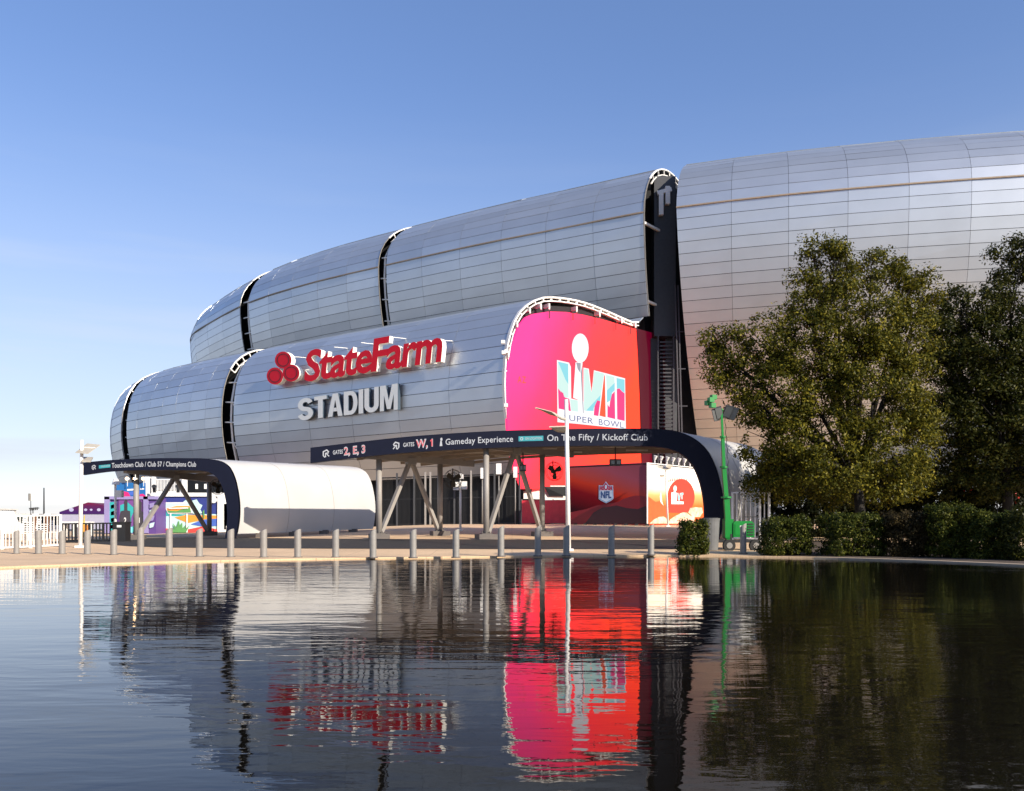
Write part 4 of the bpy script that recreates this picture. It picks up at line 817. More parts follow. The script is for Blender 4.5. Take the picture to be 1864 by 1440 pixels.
# ------------------------------------------------------------------ misting fans under the canopies
m_amber = mat('fan_blade', (.05, .035, .015), .5)
for px, py, Y, r_, lab in ((826, 872, 48.5, .53, 'round caged fan hanging beside the post with two boxes'), (1010, 858, 47.8, .52, 'round caged fan silhouetted on the pink screen'), (397, 886, 54.5, .50, 'round caged fan hanging inside the left canopy')):
    c = P(px, py, Y); f_ = thing('caged_fan', lab, 'fan', c, 'caged fans under the canopies'); ya = Vector((.45, -.89, 0)); u = Vector((.89, .45, 0)); v = Vector((0, 0, 1))
    mb = MB()
    for q, rr, dd in ((0, r_, 0), (1, r_, .16), (2, r_*.66, -.03), (3, r_*.33, -.05)): mb.tube([c+(u*math.cos(a)+v*math.sin(a))*rr-ya*dd for a in np.linspace(0, 6.283, 25)], .014, 5, cap=False)
    for a in np.linspace(0, 6.283, 17)[:-1]: mb.tube([c-ya*-.05, c+(u*math.cos(a)+v*math.sin(a))*r_], .006, 4)
    mb.build('cage', M_black, f_)
    for k in range(3):
        a = .5+k*2.094; d = u*math.cos(a)+v*math.sin(a); e_ = -u*math.sin(a)+v*math.cos(a); mb = MB()
        mb.slab([c+d*.05-e_*.05, c+d*r_*.5-e_*.16, c+d*r_*.88-e_*.13, c+d*r_*.88+e_*.12, c+d*r_*.4+e_*.1, c+d*.05+e_*.05], -ya*.015+e_*.02); mb.build('blade', m_amber, f_)
    mb = MB(); mb.tube([c-ya*.28, c-ya*.02], .11, 10); mb.bar(c-ya*.2, c-ya*.2+Vector((-.0, .3, .62)), .06, .06); mb.build('motor', M_black, f_)
for px, py, lab in ((1120, 842, 'dark twin floodlight box hung from the canopy middle'), (952, 852, 'dark floodlight box hung by the brace top')):
    c = P(px, py, 46.5); f_ = thing('hanging_floodlight', lab, 'floodlight', c); s_ = 1 if px > 1000 else .55
    mb = MB(); mb.box(c, (.62*s_, .35, .36)); mb.build('housing', M_shaft, f_)
    for dx in (-.16, .16): mb = MB(); mb.box(c+Vector((dx*s_, -.19, 0)), (.2*s_, .04, .2)); mb.build('lens', M_lens, f_)
    mb = MB(); mb.tube([c+Vector((0, 0, .15)), c+Vector((0, 0, .85))], .04, 6); mb.build('hanger', M_shaft, f_)

# ------------------------------------------------------------------ green light tower, bin, white fence
p = gp(1330, 1001); Yt = p.y; lt = thing('light_tower', 'bright green mobile light tower trailer with telescopic mast', 'light tower', p); sc_ = Yt/F
def T(px, py, dy=0.): return P(px, py, Yt+dy)
for (a, b_, r_) in (((1326.5, 985), (1322, 905), .19), ((1322, 908), (1317.5, 850), .145), ((1317.5, 852), (1315.5, 795), .11), ((1315.5, 797), (1313, 745), .075)):
    mb = MB(); mb.bar(T(*a), T(*b_), r_*1.2, r_*1.2); mb.tube([T(b_[0], b_[1]+2), T(b_[0], b_[1]-1)], r_*1.2, 8); mb.build('mast_section', M_green, lt)
mb = MB(); mb.tube([T(1329+1.0*math.sin(k*1.3)-k*.27, 905-k*4.2, -.05) for k in range(36)], .014, 4); mb.build('cable', M_black, lt)
for a, s_, rz in (((1303, 756), -1, .5), ((1309, 752), -1, .3), ((1325, 750), 1, -.2), ((1334, 754), 1, -.5)):
    c = T(*a, -.1); mb = MB(); u = Vector((math.cos(rz), math.sin(rz), -.25*s_)).normalized()*.17; v = Vector((.08*s_, -.10, .23)); mb.slab([c-u-v, c+u-v, c+u+v, c-u+v], (0.02, .14, .05)); hd = mb.build('lamp_head', M_shaft, lt)
    mb = MB(); o2 = Vector((-.004, -.012, -.004)); mb.slab([c-u*.86-v*.88+o2, c+u*.86-v*.88+o2, c+u*.86+v*.88+o2, c-u*.86+v*.88+o2], (0, .005, 0)); mb.build('lens', M_lens, hd)
mb = MB(); mb.bar(T(1298, 748), T(1336, 748), .07, .07); mb.build('lamp_bar', M_green, lt)
mb = MB()
for dx, dy_, dz in ((0, 0, 0), (.12, .05, .12), (-.1, .1, -.12), (.05, -.08, -.25)): q = T(1294, 728)+Vector((dx, dy_, dz)); mb.box(q, (.24, .2, .2), .4)
mb.bar(T(1294, 735), T(1312, 750), .05, .05); mb.build('mast_camera', M_green, lt)
# generator body with louvres
c = T(1348, 963, .35); w2, d2, h2 = 38*sc_/2, .55, 29*sc_/2
mb = MB(); bev = .05; pr = [(-w2, -h2), (w2, -h2), (w2, h2-.12), (w2-.12, h2), (-w2+.08, h2), (-w2, h2-.08)]
mb.slab([Vector((c.x+a, c.y-d2, c.z+b_)) for a, b_ in pr], (0, 2*d2, 0)); gen = mb.build('generator_body', M_green, lt)
for k in range(5): mb = MB(); mb.box((c.x+w2*.62, c.y-d2-.012, c.z+h2*(.62-k*.33)), (w2*.52, .03, h2*.15)); mb.build('vent_slat', M_black, gen)
mb = MB(); mb.box((c.x-w2*.45, c.y-d2-.008, c.z-.02), (w2*.8, .02, h2*1.4)); mb.build('door', M_green, gen); mb = MB(); mb.box((c.x-.1, c.y-d2-.02, c.z+.1), (.16, .02, .1)); mb.build('decal', M_sgrey, gen)
mb = MB(); q = T(1325, 962, .1); mb.box(q, (15*sc_, .5, 34*sc_)); mb.build('mast_base', M_green, lt)
mb = MB(); q0, q1 = T(1288, 985), T(1375, 985); mb.bar(q0, q1, .5, .12); mb.bar(T(1296, 966), T(1296, 1001), .08, .08); mb.bar(T(1331, 972, -.4), T(1331, 1002, -.4), .07, .07); mb.bar(T(1381, 945, .2), T(1381, 990, .2), .04, .04); mb.bar(T(1356, 941, .2), T(1381, 941, .2), .04, .04); mb.build('chassis', M_black, lt)
for px, dy_ in ((1327, -.5), (1327, .6), (1375, -.3)):
    c = T(px, 993, dy_); r_ = .26; mb = MB(); mb.tube([c-Vector((0, .1, 0)), c+Vector((0, .1, 0))], r_, 18); wh = mb.build('wheel', M_rubber, lt); mb = MB(); mb.tube([c-Vector((0, .115, 0)), c+Vector((0, .115, 0))], r_*.5, 12); mb.build('rim', M_galv, wh)
p = gp(1290, 1001); p.y -= .3; bn = thing('litter_bin', 'grey tapered stone litter bin between canopy leg and shrub', 'bin', p); s_ = p.y/F
mb = MB(); mb.tube([p, p+Vector((0, 0, 52*s_)), p+Vector((0, 0, 58*s_))], [14*s_, 16.5*s_, 17.5*s_], 20); mb.build('body', M_bin, bn, smooth=False)
mb = MB(); mb.tube([p+Vector((0, 0, 58*s_)), p+Vector((0, 0, 59.5*s_))], [15*s_, 13*s_], 20); mb.build('rim', M_black, bn)
def bar_fence(label, a, b_, h0, h1, nb, m, posts, rb=.02, name='bar_fence'):
    """a, b_ = ground points; h = rail heights"""
    f_ = thing(name, label, 'fence', a)
    for z in (h0, h1): mb = MB(); mb.bar(a+Vector((0, 0, z)), b_+Vector((0, 0, z)), .05, .07); mb.build('rail', m, f_)
    for k in range(nb+1):
        p_ = a.lerp(b_, k/nb); ps = k in posts; mb = MB(); mb.bar(p_+Vector((0, 0, 0 if ps else h0)), p_+Vector((0, 0, h1+(.04 if ps else 0))), .10 if ps else rb*2, .10 if ps else rb*2); mb.build('post' if ps else 'bar', m, f_)
    return f_
a = gxy(P(1333, HY, 43).x, 43); b_ = gxy(P(1400, HY, 42).x, 42)
bar_fence('white bar fence between the canopy shell and the ivy', a, b_, .15, EYE+(HY-897)/F*43-a.z, 8, M_white, (0, 6, 8), .022)
a = gp(-30, 1002); b_ = gp(110, 995); a.y -= .0
bar_fence('white vertical-bar fence at the left end of the pond', a, b_, .08, 62/F*a.y, 22, M_white, (0, 5, 13, 22), .017)
a = gp(113, 988); a = gxy(P(113, HY, 47).x, 47); b_ = gxy(P(207, HY, 46).x, 46); hh_ = EYE+(HY-953.5)/F*47-a.z
bar_fence('low dark railing behind the left lamp pole', a, b_, .06, hh_, 15, M_black, (0, 4, 8, 12, 15), .03)
p = gxy(P(222, HY, 46).x, 46); bn = thing('litter_bin', 'black square litter bin at the left canopy column', 'bin', p); s_ = 46/F
mb = MB(); mb.box(p+Vector((0, 0, 17*s_)), (22*s_, .65, 34*s_)); mb.build('body', M_black, bn); mb = MB(); mb.box(p+Vector((0, -.31, 28*s_)), (8*s_, .06, 4*s_)); mb.build('slot', M_sgrey, bn); mb = MB(); mb.box(p+Vector((0, 0, 35*s_)), (24*s_, .72, .06)); mb.build('lid', M_black, bn)

# ------------------------------------------------------------------ festival structures on the left
def zz(x, y): return 180+x*.13412, 850+y*.13412
Ym = 66.0
def card(fnm, pts, m, off, name, par, Y=Ym, z=True):
    mb = MB(); mb.slab([P(*(zz(a, b_) if z else (a, b_)), Y)-Vector((0, off, 0)) for a, b_ in pts], (0, .003, 0)); return mb.build(name, m, par)
colr = lambda nm, c, r=.5: mat(nm, c, r, var=.05)
C_nv, C_tq, C_or, C_rd, C_gr, C_mn, C_pu, C_bl, C_pk = (colr('mural_navy', (.03, .045, .22)), colr('mural_turquoise', (.03, .36, .36)), colr('mural_orange', (.80, .30, .04)), colr('mural_red', (.68, .06, .05)), colr('mural_green', (.10, .30, .09)), colr('mural_mint', (.50, .72, .68)), colr('mural_purple', (.17, .06, .25)), colr('mural_blue', (.06, .13, .48)), colr('mural_pink', (.62, .02, .16)))
gz = P(0, 971, Ym).z; p = Vector((P(347, HY, Ym).x, Ym, gz)); mc = thing('mural_container', 'white-framed container with a colourful desert mural', 'container', p)
mb = MB(); x0, x1 = P(284, HY, Ym).x, P(418, HY, Ym).x; z1 = P(0, 897, Ym).z
mb.box(((x0+x1)/2, Ym+1.55, (gz+z1)/2), (x1-x0, 2.9, z1-gz)); mb.build('body', M_white, mc)
for xa, xb, ya, yb_ in ((283, 290, 897, 971), (397, 407, 897, 971), (290, 397, 897, 904)): mb = MB(); q0, q1 = P(xa, ya, Ym), P(xb, yb_, Ym); mb.box(((q0.x+q1.x)/2, Ym-.02, (q0.z+q1.z)/2), (q1.x-q0.x, .3, q0.z-q1.z)); mb.build('frame', M_white, mc)
mur = card(None, [(822, 405), (1620, 405), (1620, 890), (822, 890)], C_nv, 0.02, 'mural', mc)
for k, (pts, m) in enumerate((
    ([(822, 660), (900, 610), (1000, 630), (1300, 650), (1450, 640), (1620, 640), (1620, 890), (822, 890)], C_mn), ([(822, 500), (870, 490), (950, 640), (822, 660)], C_pu), ([(822, 600), (880, 570), (980, 640), (1250, 650), (1250, 670), (822, 665)], C_tq),
    ([(1150, 470), (1200, 440), (1260, 460), (1330, 440), (1370, 500), (1410, 520), (1380, 580), (1410, 630), (1300, 640), (1200, 600)], C_mn), ([(1030, 685), (1200, 650), (1620, 660), (1620, 700), (1450, 710), (1320, 740), (1210, 760)], C_or),
    ([(1250, 780), (1400, 720), (1620, 700), (1620, 800), (1430, 810)], C_bl), ([(822, 820), (960, 840), (990, 890), (822, 890)], C_rd), ([(1200, 850), (1420, 805), (1620, 850), (1620, 890), (1200, 890)], C_rd),
    ([(865, 480), (1250, 480), (1275, 630), (945, 635)], M_white), ([(885, 492), (1240, 492), (1262, 620), (955, 622)], C_mn), ([(925, 565), (1060, 530), (1240, 530), (1255, 600), (945, 600)], C_or), ([(935, 590), (1060, 600), (1240, 545), (1260, 620), (955, 622)], C_gr),
    ([(972, 635), (992, 635), (992, 890), (972, 890)], M_white), ([(1195, 635), (1215, 635), (1215, 890), (1195, 890)], M_white),
    ([(990, 890), (1000, 820), (1040, 850), (1010, 760), (1060, 820), (1095, 720), (1110, 800), (1140, 750), (1145, 830), (1185, 790), (1180, 850), (1240, 790), (1190, 890)], C_gr), ([(1510, 520), (1530, 520), (1530, 780), (1510, 780)], C_gr), ([(1420, 600), (1440, 580), (1445, 700), (1428, 700)], C_gr))):
    card(None, pts, m, .03+.008*k, 'mural_shape', mur)
card(None, [(1567+50*math.cos(q), 447+45*math.sin(q)) for q in np.linspace(0, 6.28, 17)[:-1]], M_white, .2, 'mural_moon', mur)
card(None, [(960, 556), (1225, 548), (1225, 566), (960, 572)], M_white, .19, 'mural_banner', mur)
# pixel-edged turquoise side piece
mb = MB()
for a, b_, c_, d_ in ((1690, 500, 1765, 550), (1690, 550, 1735, 640), (1690, 640, 1765, 700), (1690, 700, 1745, 800), (1690, 800, 1720, 850)): q0, q1 = P(*zz(a, b_), Ym), P(*zz(c_, d_), Ym); mb.box(((q0.x+q1.x)/2, Ym+.3, (q0.z+q1.z)/2), (q1.x-q0.x, .4, q0.z-q1.z))
mb.build('side_fin', colr('fin_turquoise', (.12, .62, .66)), mc)
# purple booth
Yp = 64.0; gz = P(0, 972, Yp).z; p = Vector((P(235, HY, Yp).x, Yp, gz)); pb_ = thing('purple_booth', 'lilac and purple booth with two dark player figures', 'booth', p); C_li = colr('lilac', (.27, .23, .44)); C_dk = colr('figure_dark', (.045, .04, .05)); C_dp = colr('deep_purple', (.10, .05, .22))
x0, x1 = P(193, HY, Yp).x, P(283, HY, Yp).x; z1 = P(0, 906, Yp).z
mb = MB(); mb.box(((x0+x1)/2, Yp+1.6, (gz+z1)/2), (x1-x0, 3.0, z1-gz)); mb.build('body', C_dp, pb_)
for a, b_, c_, d_ in ((80, 405, 150, 900), (610, 400, 670, 900), (80, 400, 800, 440)): q0, q1 = P(*zz(a, b_), Yp), P(*zz(c_, d_), Yp); mb = MB(); mb.box(((q0.x+q1.x)/2, Yp+.03, (q0.z+q1.z)/2), (q1.x-q0.x, .25, q0.z-q1.z)); mb.build('frame', C_li, pb_)
pnl2 = card(None, [(265, 440), (610, 440), (610, 880), (265, 880)], C_pu, -.02, 'print_panel', pb_, Yp)
for k, (pts, m) in enumerate((([(290, 520), (390, 480), (490, 570), (440, 680), (430, 880), (290, 880)], C_tq), ([(440, 820), (610, 700), (610, 880), (440, 880)], C_tq), ([(345, 590), (345, 470), (365, 440), (390, 470), (388, 590), (425, 600), (435, 780), (425, 880), (290, 880), (280, 680), (300, 600)], C_dk), ([(535, 600), (540, 480), (560, 455), (585, 480), (582, 600), (610, 620), (610, 880), (530, 880)], C_dk), ([(150, 480), (245, 470), (235, 870), (150, 880)], C_tq))): card(None, pts, m, .0+.01*k, 'print_figure', pnl2, Yp)
for ch_, x_ in (('2', 345), ('1', 540)):
    v, f = text_mesh(ch_, .03); mb = MB(); bb = bbox(v); mb.add([P(*zz(x_+(q[0]-bb[0])/(bb[1]-bb[0])*(34 if ch_ == '2' else 20), 760-q[1]/cap()*70), Yp)-Vector((0, .07, 0)) for q in v], f); mb.build('lettering', M_white, pnl2)
for k in range(4): card(None, [(165, 520+k*90), (225, 500+k*90), (215, 560+k*90), (165, 570+k*90)], C_mn if k % 2 else C_li, .04, 'print_mark', pnl2, Yp); card(None, [(690, 500+k*90), (760, 480+k*90), (740, 545+k*90), (690, 560+k*90)], C_mn if k % 2 else C_li, .04, 'print_mark', pnl2, Yp)
card(None, [(415, 815), (480, 815), (480, 900), (415, 900)], colr('cooler_cyan', (.20, .60, .70)), .3, 'cooler_panel', pb_, Yp)
# blue billboard above
Yb = 67.0; p = Vector((P(238, HY, Yb).x, Yb, P(0, 906, Yb).z)); bb_ = thing('billboard', 'blue and pink billboard standing on top of the purple booth', 'billboard', p)
fr = card(None, [(215, 215), (635, 215), (635, 405), (215, 405)], colr('billboard_blue', (.012, .13, .36)), 0, 'board', bb_, Yb)
card(None, [(340, 330), (400, 345), (430, 400), (340, 405)], C_pk, .02, 'print_shape', fr, Yb); card(None, [(550, 400), (560, 370), (600, 365), (632, 390), (632, 405), (550, 405)], C_pk, .02, 'print_shape', fr, Yb); card(None, [(390, 340), (560, 320), (560, 380), (420, 385)], C_bl, .015, 'print_shape', fr, Yb)
card(None, [(385, 302), (480, 295), (480, 318), (385, 325)], M_white, .025, 'print_mark', fr, Yb); card(None, [(560, 290), (615, 288), (615, 306), (560, 310)], M_white, .025, 'print_mark', fr, Yb)
mb = MB(); q0, q1 = P(*zz(215, 215), Yb), P(*zz(635, 405), Yb); mb.box(((q0.x+q1.x)/2, Yb+.12, (q0.z+q1.z)/2), (q1.x-q0.x, .2, q0.z-q1.z)); mb.build('frame', M_white, bb_)
for px in (228, 248): mb = MB(); mb.bar(P(px, 880, Yb+.2), P(px, 910, Yb+.2), .1, .1); mb.build('post', M_white, bb_)
for px, e_ in ((232, 0), (246.5, 1), (261.5, 0)):
    c = P(px, 871.5, 48.35 if e_ else Yb-.3); s_ = thing('spot_lamp', {232: 'small lit lamp over the billboard, left of the brightest', 246.5: 'brightest lit orange lamp under the left canopy edge', 261.5: 'small lit lamp over the billboard, right of the brightest'}[px], 'lamp', c)
    mb = MB(); mb.tube([c-Vector((0, .1, 0)), c-Vector((0, .14, 0))], .065 if e_ else .13, 12); mb.build('lens', emit('warm_lamp' if e_ else 'amber_lamp', (1, .62, .32), 14 if e_ else 2.5), s_); mb = MB(); mb.tube([c+Vector((0, .2, 0)), c-Vector((0, .1, 0))], [.05, .075] if e_ else [.1, .15], 12); mb.bar(c, c+Vector((0, 0, .25 if e_ else -.6)), .04, .04); mb.build('housing', M_white, s_)
# roof deck with white railing
Yd = 68.5; p = Vector((P(305, HY, Yd).x, Yd, P(0, 898, Yd).z)); dk = thing('roof_deck', 'white railed viewing deck above the mural container', 'deck', p)
for px, wd in ((269, 8), (280, 5), (336, 7)): q0, q1 = P(px-wd/2, 868, Yd), P(px+wd/2, 900, Yd); mb = MB(); mb.box(((q0.x+q1.x)/2, Yd, (q0.z+q1.z)/2), (q1.x-q0.x, .4, q0.z-q1.z)); mb.build('post', M_white, dk)
for k in range(20): px = 284+k*2.6; q0 = P(px, 873, Yd); q1 = P(px, 897, Yd); mb = MB(); mb.bar(q0, q1, .045, .045); mb.build('baluster', M_white, dk)
for y in (873, 896): mb = MB(); mb.bar(P(282, y, Yd), P(334, y, Yd), .08, .1); mb.build('rail', M_white, dk)
mb = MB(); q0, q1 = P(340, 874, Yd+1.2), P(402, 897, Yd+1.2); mb.box(((q0.x+q1.x)/2, Yd+1.2, (q0.z+q1.z)/2), (q1.x-q0.x, .4, q0.z-q1.z)); mb.build('dark_screen', M_glassd, dk)
for px in (358, 374): mb = MB(); q0, q1 = P(px-2, 881, Yd+.9), P(px+2, 890, Yd+.9); mb.box(((q0.x+q1.x)/2, Yd+.9, (q0.z+q1.z)/2), (q1.x-q0.x, .1, q0.z-q1.z)); mb.build('sheet', M_white, dk)
mb = MB(); q0, q1 = P(265, 897, Yd), P(408, 901, Yd); mb.box(((q0.x+q1.x)/2, Yd+1.0, q1.z), (q1.x-q0.x, 3.0, .2)); mb.build('floor_slab', M_white, dk)
for px in (281, 324): c = P(px, 891, Yd-1.2); t_ = thing('stage_lamp', {281: 'black stage lamp left of the brace on the deck edge', 324: 'black stage lamp right of the brace apex on the deck'}[px], 'lamp', c); mb = MB(); mb.tube([c, c+Vector((.1, -.3, .25))], [.12, .18], 10); mb.build('housing', M_black, t_); mb = MB(); mb.bar(c-Vector((0, 0, .25)), c, .25, .05); mb.build('yoke', M_black, t_)
# gabled tent
Yt2 = 92.; p = Vector((P(150, HY, Yt2).x, Yt2, g(-40, Yt2))); tn = thing('gabled_tent', 'dark purple gabled tent with pale walls in the distance', 'tent', p)
z0, z1, z2 = P(0, 953, Yt2).z-.6, P(0, 935.5, Yt2).z, P(0, 914.5, Yt2).z; xl, xm, xr_ = P(108, HY, Yt2).x, P(160, HY, Yt2).x, P(203, HY, Yt2).x; zl, zr_ = P(0, 932, Yt2).z, P(0, 922, Yt2).z
mb = MB(); mb.slab([(xl, Yt2, z1), (xr_, Yt2, z1), (xr_, Yt2, zr_), (xm, Yt2, z2), (xl, Yt2, zl)], (0, 12, 0)); rf = mb.build('roof', ramp_mat('tent_print', (0, 0, .8), [(0, (.05, .015, .10)), (.5, (.09, .015, .07)), (1, (.20, .012, .03))], offset=-1.6), tn)
mb = MB(); mb.slab([(xl, Yt2+.1, z0), (xr_, Yt2+.1, z0), (xr_, Yt2+.1, z1), (xl, Yt2+.1, z1)], (0, 11, 0)); mb.build('wall', colr('tent_wall', (.40, .38, .46)), tn)
for px, w_ in ((130, 9), (156, 6), (166, 5), (180, 7)): q = P(px, 928, Yt2); mb = MB(); r_ = w_/2*Yt2/F; mb.slab([(q.x+r_*math.cos(a), Yt2-.02, q.z+r_*.8*math.sin(a)) for a in np.linspace(0, 6.28, 9)[:-1]], (0, .01, 0)); mb.build('print_mark', colr('tent_mark', (.42, .40, .55)), rf)
# tables, van, posts near the left fence
for px, wd, lab in ((128, 20, 'white covered table left of the lamp pole'), (160, 12, 'white covered table right of the lamp pole')):
    Y = 58; q = P(px, HY, Y); gz = g(q.x, Y); t_ = thing('covered_table', lab, 'table', (q.x, Y, gz)); h_ = P(0, 951, Y).z-gz
    mb = MB(); mb.box((q.x, Y, gz+h_), (wd/F*Y, .9, .12)); mb.build('top', M_white, t_)
    for sx_ in (-1, 1): mb = MB(); mb.box((q.x+sx_*wd/F*Y*.42, Y, gz+h_/2), (.08, .7, h_)); mb.build('leg', M_white, t_)
q = P(151, HY, 57); t_ = thing('flag_post', 'yellow slim post behind the left lamp pole', 'post', gxy(q.x, 57)); mb = MB(); mb.tube([gxy(q.x, 57), (q.x+.1, 57, P(0, 938, 57).z)], [.09, .03], 8); mb.build('post', colr('post_yellow', (.62, .42, .05)), t_); mb = MB(); mb.box((q.x+.25, 57, P(0, 962, 57).z), (.35, .1, .45)); mb.build('sign', colr('post_orange', (.70, .25, .05)), t_)
Y = 52; q = P(2, HY, Y); gz = g(q.x, Y); vn = thing('white_van', 'white van parked behind the fence at the far left', 'van', (q.x, Y, gz))
s_ = Y/F; mb = MB(); prf = [(-3.2, .35), (.85, .35), (.95, .9), (.55, 1.05), (.25, 1.75), (-3.2, 1.85)]; mb.slab([(q.x+a, Y-.9, gz+b_) for a, b_ in prf], (0, 1.8, 0)); mb.build('body', M_white, vn)
mb = MB(); mb.slab([(q.x+a, Y-.915, gz+b_) for a, b_ in ((-.5, 1.1), (.42, 1.1), (.2, 1.62), (-.5, 1.66))], (0, .02, 0)); mb.build('window', M_glassd, vn)
for a in (.3, -2.3): mb = MB(); mb.tube([(q.x+a, Y-.92, gz+.33), (q.x+a, Y-.7, gz+.33)], .33, 16); mb.build('wheel', M_rubber, vn)
# white slatted chair stacks behind the fence
for px, Y, n_, lab in ((49, 50, 6, 'white slatted chair stack behind the fence, nearest the van'), (75, 51, 5, 'white slatted chair stack behind the right half of the fence'), (99, 53, 4, 'low white slatted chair stack by the end of the fence')):
    q = gxy(P(px, HY, Y).x, Y); t_ = thing('chair_stack', lab, 'chairs', q, 'chair stacks behind the white fence')
    for k in range(n_):
        mb = MB(); mb.box((q.x+.02*k, Y, q.z+.42+.13*k), (.46, .45, .05)); mb.build('seat', M_white, t_)
        mb = MB(); mb.box((q.x-.2+.02*k, Y, q.z+.70+.13*k), (.05, .42, .10)); mb.build('backrest', M_white, t_)
    for sx_ in (-.2, .2):
        for sy_ in (-.18, .18): mb = MB(); mb.bar((q.x+sx_, Y+sy_, q.z), (q.x+sx_, Y+sy_, q.z+.42), .04, .04); mb.build('leg', M_white, t_)
for px, Y, lab in ((64, 54, 'brown wooden post behind the middle of the white fence'), (86, 55, 'brown wooden post behind the white fence, right of the chair stacks')):
    q = gxy(P(px, HY, Y).x, Y); t_ = thing('wooden_post', lab, 'post', q); mb = MB(); mb.bar(q, q+Vector((0, 0, 1.5)), .2, .2); mb.build('post', colr('brown_wood', (.16, .075, .04)), t_); mb = MB(); mb.box(q+Vector((0, 0, 1.53)), (.28, .28, .06)); mb.build('cap', M_white, t_)
# masts on the horizon
def mast(px, y0, Y, label, r=.12):
    b_ = gxy(P(px, HY, Y).x, Y); t_ = thing('light_mast', label, 'mast', b_); mb = MB(); mb.tube([b_, (b_.x, Y, P(0, y0, Y).z)], [r, r*.6], 8); mb.build('pole', M_black, t_); return t_, b_
t_, b_ = mast(80, 888, 110, 'slim dark mast rising over the white fence'); 
t_, b_ = mast(56, 912, 120, 'mast with a pale box antenna above the white fence', .07); mb = MB(); mb.box(P(58, 905, 120), (8*120/F, .8, 13*120/F)); mb.build('antenna', M_white, t_); mb = MB(); mb.box(P(54, 905, 119.4), (2*120/F, .5, 13*120/F)); mb.build('antenna', M_galv, t_)
t_, b_ = mast(60, 926, 115, 'mast with a row of slanted floodlights above the fence', .09)
for k in range(5): q = P(55+k*3.2, 927-k*.3, 114.8); mb = MB(); mb.box(q, (.16, .3, .38), .5); mb.build('floodlight', M_black, t_)
mb = MB(); mb.bar(P(53, 925.5, 115), P(71, 924.8, 115), .12, .12); mb.build('arm', M_black, t_)
t_, b_ = mast(12, 929, 110, 'double-armed street lamp at the far left', .07); mb = MB(); mb.tube([P(4, 929.5, 110), P(9, 931.5, 110), P(12, 931, 110), P(16, 931.5, 110), P(22, 929, 110)], .06, 6); mb.build('arm', M_black, t_)
# low far buildings and distant ground cover behind the fence
for k, (px, wd, y, lab) in enumerate(((45, 42, 938, 'low dark distant building behind the left fence'), (88, 46, 938.5, 'low dark distant building left of the purple tent'), (-40, 90, 928, 'pale distant building beyond the far left of the fence'))):
    Y = 150+8*k; q = P(px, HY, Y); gz = 1.0; h_ = P(0, y, Y).z-gz+.0; fb_ = thing('far_building', lab, 'building', (q.x, Y, gz)); mb = MB(); mb.box((q.x, Y, gz+h_/2), (wd/F*Y, 9, h_)); mb.build('wall', mat('far_wall', (.05, .065, .06), .8) if k < 2 else M_wall_l, fb_); mb = MB(); mb.box((q.x, Y, gz+h_+.1), (wd/F*Y+.6, 9.4, .25)); mb.build('roof', M_wall_l, fb_)
    for j in range(3): mb = MB(); mb.box((q.x+(j-1)*wd/F*Y*.3, Y-4.52, gz+h_*.45), (wd/F*Y*.16, .1, h_*.4)); mb.build('window', M_glassd, fb_)

# ------------------------------------------------------------------ trees and shrubs
def leaves(name, C, N, size, m, parent, aspect=.5, kind=None):
    n_ = len(C); a = rng.normal(size=(n_, 3)); a /= np.linalg.norm(a, axis=1)[:, None]; a = a+N*.0
    nr = N+rng.normal(size=(n_, 3))*.75; nr /= np.linalg.norm(nr, axis=1)[:, None]
    u = np.cross(nr, a); u /= np.maximum(np.linalg.norm(u, axis=1), 1e-6)[:, None]; v = np.cross(nr, u)
    s = size*rng.uniform(.45, 1.45, n_)[:, None]; u = u*s; v = v*s*aspect
    o0 = np.array(root_loc(parent)); C = C-o0
    V = np.stack([C-u, C-v+u*.1, C+u, C+v+u*.1], 1).reshape(-1, 3).astype(np.float32)
    me = D.meshes.new(name); me.vertices.add(len(V)); me.vertices.foreach_set('co', V.ravel()); me.loops.add(len(V)); me.loops.foreach_set('vertex_index', np.arange(len(V), dtype=np.int32))
    me.polygons.add(n_); me.polygons.foreach_set('loop_start', np.arange(0, 4*n_, 4, dtype=np.int32)); me.polygons.foreach_set('loop_total', np.full(n_, 4, dtype=np.int32)); me.materials.append(m); me.update(); me.validate()
    o = D.objects.new(name, me); COL.objects.link(o); o.parent = parent; return setp(o, kind=kind)
def lobes_leaves(lobes, clumps, per, cr_, flat_=.8, fill=.45):
    """leaf clumps spread through ellipsoid lobes, densest near their skin"""
    Cs, Ns = [], []; vol = np.array([l[3]*l[4]*l[5] for l in lobes])**.67; pr = vol/vol.sum()
    for l, p_ in zip(lobes, pr):
        k = max(4, int(clumps*p_)); d = rng.normal(size=(k, 3)); d /= np.linalg.norm(d, axis=1)[:, None]; rr = np.where(rng.random(k) < fill, rng.random(k)**.5, rng.uniform(.85, 1.08, k))[:, None]
        cc = np.array(l[:3])+d*rr*np.array(l[3:6])
        rad_ = cr_*rng.uniform(.35, 1.6, k)
        for c, dd, r_ in zip(cc, d, rad_):
            n_ = int(per*(r_/cr_)**2); e = rng.normal(size=(n_, 3)); e /= np.linalg.norm(e, axis=1)[:, None]; q = rng.random(n_)**.5*rng.uniform(.8, 1.25)
            Cs.append(c+e*(q*r_)[:, None]*np.array([1, 1, flat_])); Ns.append(e*.8+dd*.4+np.array([0, 0, .35]))
    return np.vstack(Cs), np.vstack(Ns)
def lobe(px, py, rx, ry, Y, dy=0., ryd=None):
    c = P(px, py, Y+dy); s = (Y+dy)/F; return (c.x, c.y, c.z, rx*s, (ryd if ryd else rx*s*.8), ry*s)
